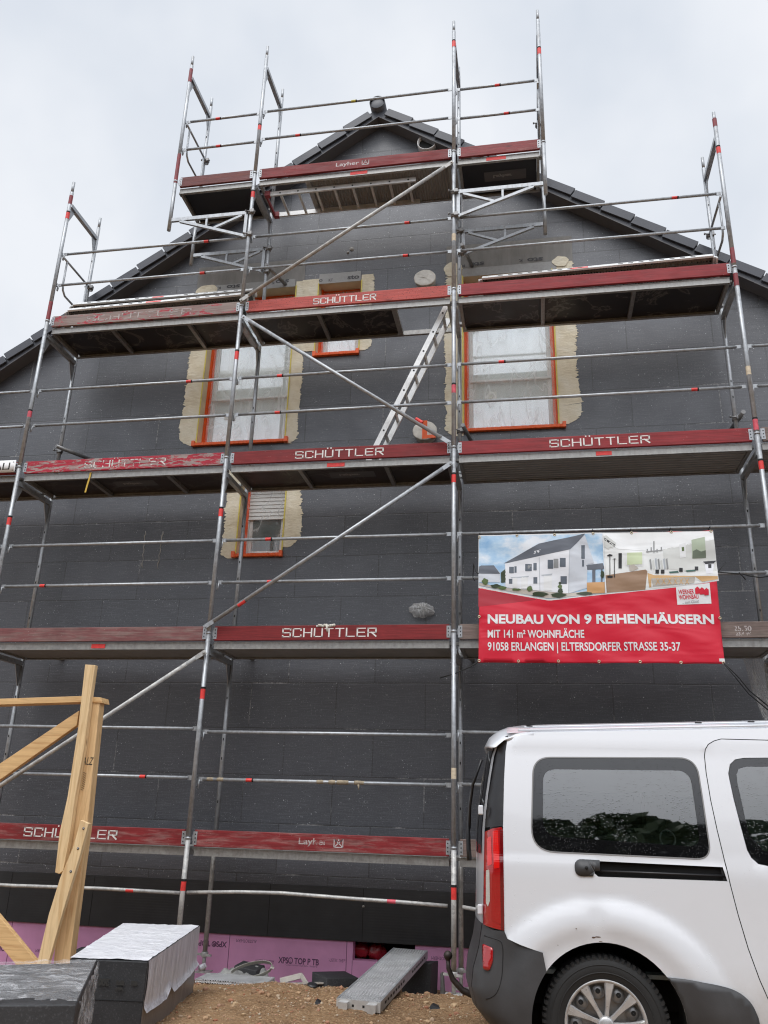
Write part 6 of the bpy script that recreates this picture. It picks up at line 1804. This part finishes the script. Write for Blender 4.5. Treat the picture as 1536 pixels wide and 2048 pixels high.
# ------------------------------------------------------------------ rubble along the plinth
def lump(name, label, cat, bot, topo, mat='foam', group=None):
    mb = MB(); mb.hexa(bot, topo); o = obj(name, mb, M[mat], bevel=.006); return tag(o, label, cat, group)
def q3(px, py, Y): return PY(px, py, Y)
a, b = q3(623,1975,.35), q3(652,1974,.25); c, d = q3(715,1962,.55), q3(690,1950,.75)
lump('foam_offcut', 'wedge shaped dark foam offcut lying left of the ramped plank', 'foam offcut', [Vector((p.x, p.y, -1.33)) for p in (a, b, c, d)], [q3(624,1943,.40), q3(654,1957,.28), q3(718,1956,.55), q3(690,1942,.75)])
x0, x1 = q3(805,1930,.45).x, q3(868,1930,.45).x
lump('foam_block', 'upright dark foam block propping the ramped plank', 'foam block', [(x0,.42,-1.34),(x1-.03,.42,-1.34),(x1,.72,-1.34),(x0+.03,.72,-1.34)], [(x0,.42,q3(840,1928,.42).z),(x1-.02,.42,q3(862,1926,.42).z),(x1+.01,.72,q3(870,1921,.72).z),(x0+.03,.72,q3(820,1921,.72).z)])
lump('foam_offcut', 'thin greyish foam sliver standing right of the upright block', 'foam offcut', [(x1+.03,.70,-1.34),(x1+.07,.70,-1.34),(x1+.08,.76,-1.34),(x1+.04,.76,-1.34)], [(x1+.03,.70,-1.14),(x1+.05,.70,-1.12),(x1+.06,.76,-1.13),(x1+.04,.76,-1.14)], 'cloth')
p = q3(158, 1896, .2); lump('foam_offcut', 'small dark foam wedge behind the film topped pack', 'foam offcut', [(p.x-.12,.1,-1.25),(p.x+.16,.1,-1.25),(p.x+.16,.4,-1.25),(p.x-.1,.4,-1.25)], [(p.x-.10,.1,p.z-.05),(p.x+.1,.1,p.z),(p.x+.12,.4,p.z),(p.x-.08,.4,p.z-.02)])
a = q3(470, 1955, .35); lump('foam_offcut', 'small dark foam chunk under the crumpled grey cloth', 'foam offcut', [(a.x-.02,.32,-1.33),(a.x+.24,.30,-1.33),(a.x+.26,.5,-1.33),(a.x,.5,-1.33)], [(a.x-.01,.33,-1.12),(a.x+.22,.31,-1.15),(a.x+.24,.5,-1.13),(a.x+.02,.5,-1.10)])
# crumpled cloth and webbing
mb = MB(); c = q3(478, 1952, .3)
def cl(u, v):
    f = mnoise.noise(Vector((u*9, v*9, 1))); f2 = mnoise.noise(Vector((u*21, v*21, 4)))
    return (c.x+u, .28+v, -1.17+.10*f+.03*f2 - .25*abs(u-.02)**1.3)
sheet(mb, [(-.20,-.08),(-.05,-.14),(.22,-.10),(.34,.05),(.2,.18),(-.12,.16)], [], .022, cl)
o = obj('crumpled_cloth', mb, M['cloth'], recalc=False); thicken(o, .006, 1); tag(o, 'crumpled dirty grey mesh cloth lying against the plinth', 'cloth')
mb = MB(); pts = []
for k in range(30):
    t = k/29; a = -2.6+5.4*t; pts.append(Vector((c.x+.17+.19*math.cos(a)-.02*t, .20+.07*math.sin(a*1.3), -1.12+.075*math.sin(a*.9+.6)-.03*t)))
for q, r_ in zip(pts[:-1], pts[1:]): mb.bar(q, r_+(r_-q)*.12, .035, .004, up=(.2,.8,.7))
tag(obj('webbing_strap', mb, M['grey_strap']), 'looped grey webbing strap on top of the crumpled cloth', 'strap')
mb = MB(); a, b, e = q3(596,1953,.35), q3(648,1962,.3), q3(560,1965,.35)
mb.bar(q3(560,1962,.34), q3(604,1951,.36), .012, .05, up=(0,.4,1)); mb.bar(q3(602,1950,.36), q3(616,1972,.30), .012, .04, up=(0,.4,1)); mb.bar(q3(540,1968,.30), q3(648,1966,.30), .05, .012)
tag(obj('sheet_metal_scrap', mb, simple('pale bent sheet scrap', (.40, .37, .33), .5, .2, .2, 14, .2), bevel=.002), 'bent pale sheet scrap between the cloth and the wedge offcut', 'scrap')
mb = MB(); A, B = q3(400,1978,.05), q3(535,1984,.0)
mb.hexa([(A.x,-.10,-1.205),(B.x,-.12,-1.205),(B.x+.02,.14,-1.205),(A.x+.03,.14,-1.205)], [(A.x,-.10,-1.175),(B.x,-.12,-1.175),(B.x+.02,.14,-1.16),(A.x+.03,.14,-1.16)])
tag(obj('metal_grating', mb, M['perf'], bevel=.003), 'grey perforated grating lying flat at the edge of the soil', 'grating')
mb = MB(); c = q3(624, 1977, -.15); mb.lathe([(.03, 0), (.042, .004), (.046, .02), (.03, .03), (.001, .03)], Vector((c.x, c.y, gh(c.x, c.y)-.002)), (.2,-.3,1), 20)
tag(obj('pipe_cap', mb, M['trim_black']), 'black plastic pipe cap on the soil before the wedge offcut', 'pipe cap')
for (px, py, s, lab) in ((871,2019,.05,'torn black plastic flake on the soil left of the van'),(637,2006,.028,'tiny black plastic chip left of the ramped plank')):
    q = PZ(px, py, -1.05); mb = MB(); z = gh(q.x, q.y)
    mb.hexa([(q.x-s,q.y-.02,z),(q.x+s*.8,q.y-.03,z),(q.x+s*.6,q.y+.03,z),(q.x-s*.5,q.y+.03,z)], [(q.x-s*.6,q.y-.01,z+.03),(q.x+s*.5,q.y-.01,z+.012),(q.x+s*.4,q.y+.03,z+.02),(q.x-s*.4,q.y+.02,z+.035)])
    tag(obj('plastic_flake', mb, M['trim_black']), lab, 'plastic scrap')
# red bags in the cellar niche
gb = 'red plastic bags in the cellar niche'
for i, (px, py, lab) in enumerate(((724,1900,'red plastic bag at the left end of the cellar niche'),(754,1903,'red plastic bag beside the plank end in the cellar niche'))):
    c = PY(px, py, YP+.18); mb = MB(); seg = 20; vs = []; fs = []; rows = 12
    for a in range(rows+1):
        th_ = PI*a/rows
        for k in range(seg):
            ph = 2*PI*k/seg; r_ = 1+.4*mnoise.noise(Vector((math.cos(ph)*2+i*5, math.sin(ph)*2, a*.5))); vs.append((c.x+.10*r_*math.sin(th_)*math.cos(ph), c.y+.07*r_*math.sin(th_)*math.sin(ph), c.z+.08*math.cos(th_)*r_))
    for a in range(rows):
        for k in range(seg): fs.append((a*seg+k, a*seg+(k+1) % seg, (a+1)*seg+(k+1) % seg, (a+1)*seg+k))
    mb.add(vs, fs, True); tag(obj('plastic_bag', mb, M['red_bag']), lab, 'bag', gb)

# ------------------------------------------------------------------ what stands behind the photographer (mirrored in the van windows)
rnd = random.Random(11); mb = MB()
for k in range(26):
    x = -34+2.7*k+rnd.uniform(-.8, .8); y = -34+rnd.uniform(-3, 3); hh = rnd.uniform(8.0, 11.0); w = rnd.uniform(2.6, 3.8)
    mb.cur = 1; mb.tube([(x, y, -1.4), (x+.1, y, hh*.5)], [.2, .1], 7); mb.cur = 0
    for i in range(800):
        a = rnd.uniform(0, 2*PI); t = rnd.random(); rr = w*math.sqrt(rnd.random())*math.sin(PI*(.15+.8*t))**.6; p = Vector((x+rr*math.cos(a), y+rr*math.sin(a), .4+t*hh)); s = rnd.uniform(.25, .6)
        u = Vector((rnd.uniform(-1,1), rnd.uniform(-1,1), rnd.uniform(-1,1))).normalized(); v = u.orthogonal().normalized()
        mb.add([p-u*s, p+v*s*.6, p+u*s, p-v*s*.6], [(0,1,2,3)])
for i in range(5200):
    p = Vector((rnd.uniform(-42, 42), -31+rnd.uniform(-3, 3), -1.4+5.4*rnd.random()**1.2)); s = rnd.uniform(.3, .7)
    u = Vector((rnd.uniform(-1,1), rnd.uniform(-1,1), rnd.uniform(-1,1))).normalized(); v = u.orthogonal().normalized()
    mb.add([p-u*s, p+v*s*.6, p+u*s, p-v*s*.6], [(0,1,2,3)])
tag(obj('treeline', mb, [M['leaf'], M['bark']], None, (0,-34,-1.4), recalc=False), kind='stuff')
# ------------------------------------------------------------------ light
SUN_EL, SUN_AZ = R(62), R(200)      # soft light from behind and above the photographer
w = bpy.data.worlds.new('World'); scene.world = w; w.use_nodes = True
t = w.node_tree; t.nodes.clear()
nn = lambda typ, **k: (lambda n: ([setattr(n, a, b) for a, b in k.items()], n)[1])(t.nodes.new(typ))
out = nn('ShaderNodeOutputWorld'); bg = nn('ShaderNodeBackground'); t.links.new(bg.outputs[0], out.inputs[0])
bg.inputs['Strength'].default_value = .10
sky = nn('ShaderNodeTexSky', sky_type='NISHITA', sun_disc=False, sun_elevation=SUN_EL, sun_rotation=PI - SUN_AZ + PI, air_density=1.0, dust_density=4.0, ozone_density=1.0)
tc = nn('ShaderNodeTexCoord')
# overcast: a pale layer, brighter overhead and behind the photographer than in front
dt = nn('ShaderNodeVectorMath', operation='DOT_PRODUCT'); t.links.new(tc.outputs['Generated'], dt.inputs[0]); dt.inputs[1].default_value = Vector((.06, -.45, .89)).normalized()
mr = nn('ShaderNodeMapRange', interpolation_type='SMOOTHSTEP'); t.links.new(dt.outputs['Value'], mr.inputs[0])
for i, v in ((1, .52), (2, 1.0), (3, 0.0), (4, 1.0)): mr.inputs[i].default_value = v
no = nn('ShaderNodeTexNoise'); no.inputs['Scale'].default_value = 2.1; no.inputs['Detail'].default_value = 5; no.inputs['Roughness'].default_value = .5; t.links.new(tc.outputs['Generated'], no.inputs['Vector'])
cr = nn('ShaderNodeValToRGB'); t.links.new(no.outputs[0], cr.inputs[0])
cr.color_ramp.elements[0].position = .40; cr.color_ramp.elements[0].color = (7.0, 7.6, 8.5, 1)
cr.color_ramp.elements[1].position = .62; cr.color_ramp.elements[1].color = (9.2, 9.5, 10.0, 1)
mx = nn('ShaderNodeMix', data_type='RGBA'); t.links.new(mr.outputs[0], mx.inputs[0]); t.links.new(cr.outputs[0], mx.inputs[6]); mx.inputs[7].default_value = (23, 23.7, 25.2, 1)
m2 = nn('ShaderNodeMix', data_type='RGBA'); m2.inputs[0].default_value = .93; t.links.new(sky.outputs[0], m2.inputs[6]); t.links.new(mx.outputs[2], m2.inputs[7])
t.links.new(m2.outputs[2], bg.inputs['Color'])
sd = bpy.data.lights.new('sun', 'SUN'); sd.energy = 1.2; sd.angle = R(30); sd.color = (1.0, .97, .93)
so = bpy.data.objects.new('sun', sd); COL.objects.link(so)
dirv = Vector((math.sin(SUN_AZ)*math.cos(SUN_EL), math.cos(SUN_AZ)*math.cos(SUN_EL), math.sin(SUN_EL)))
so.rotation_euler = dirv.to_track_quat('Z', 'Y').to_euler(); so.location = (0, -6, 12)
scene.view_settings.view_transform = 'Standard'; scene.view_settings.look = 'None'
scene.view_settings.exposure = 0.0; scene.view_settings.gamma = 1.0
scene.view_settings.use_curve_mapping = False
scene.cycles.filter_width = 1.15
scene.cycles.max_bounces = 6; scene.cycles.transparent_max_bounces = 12; scene.cycles.caustics_reflective = False; scene.cycles.caustics_refractive = False
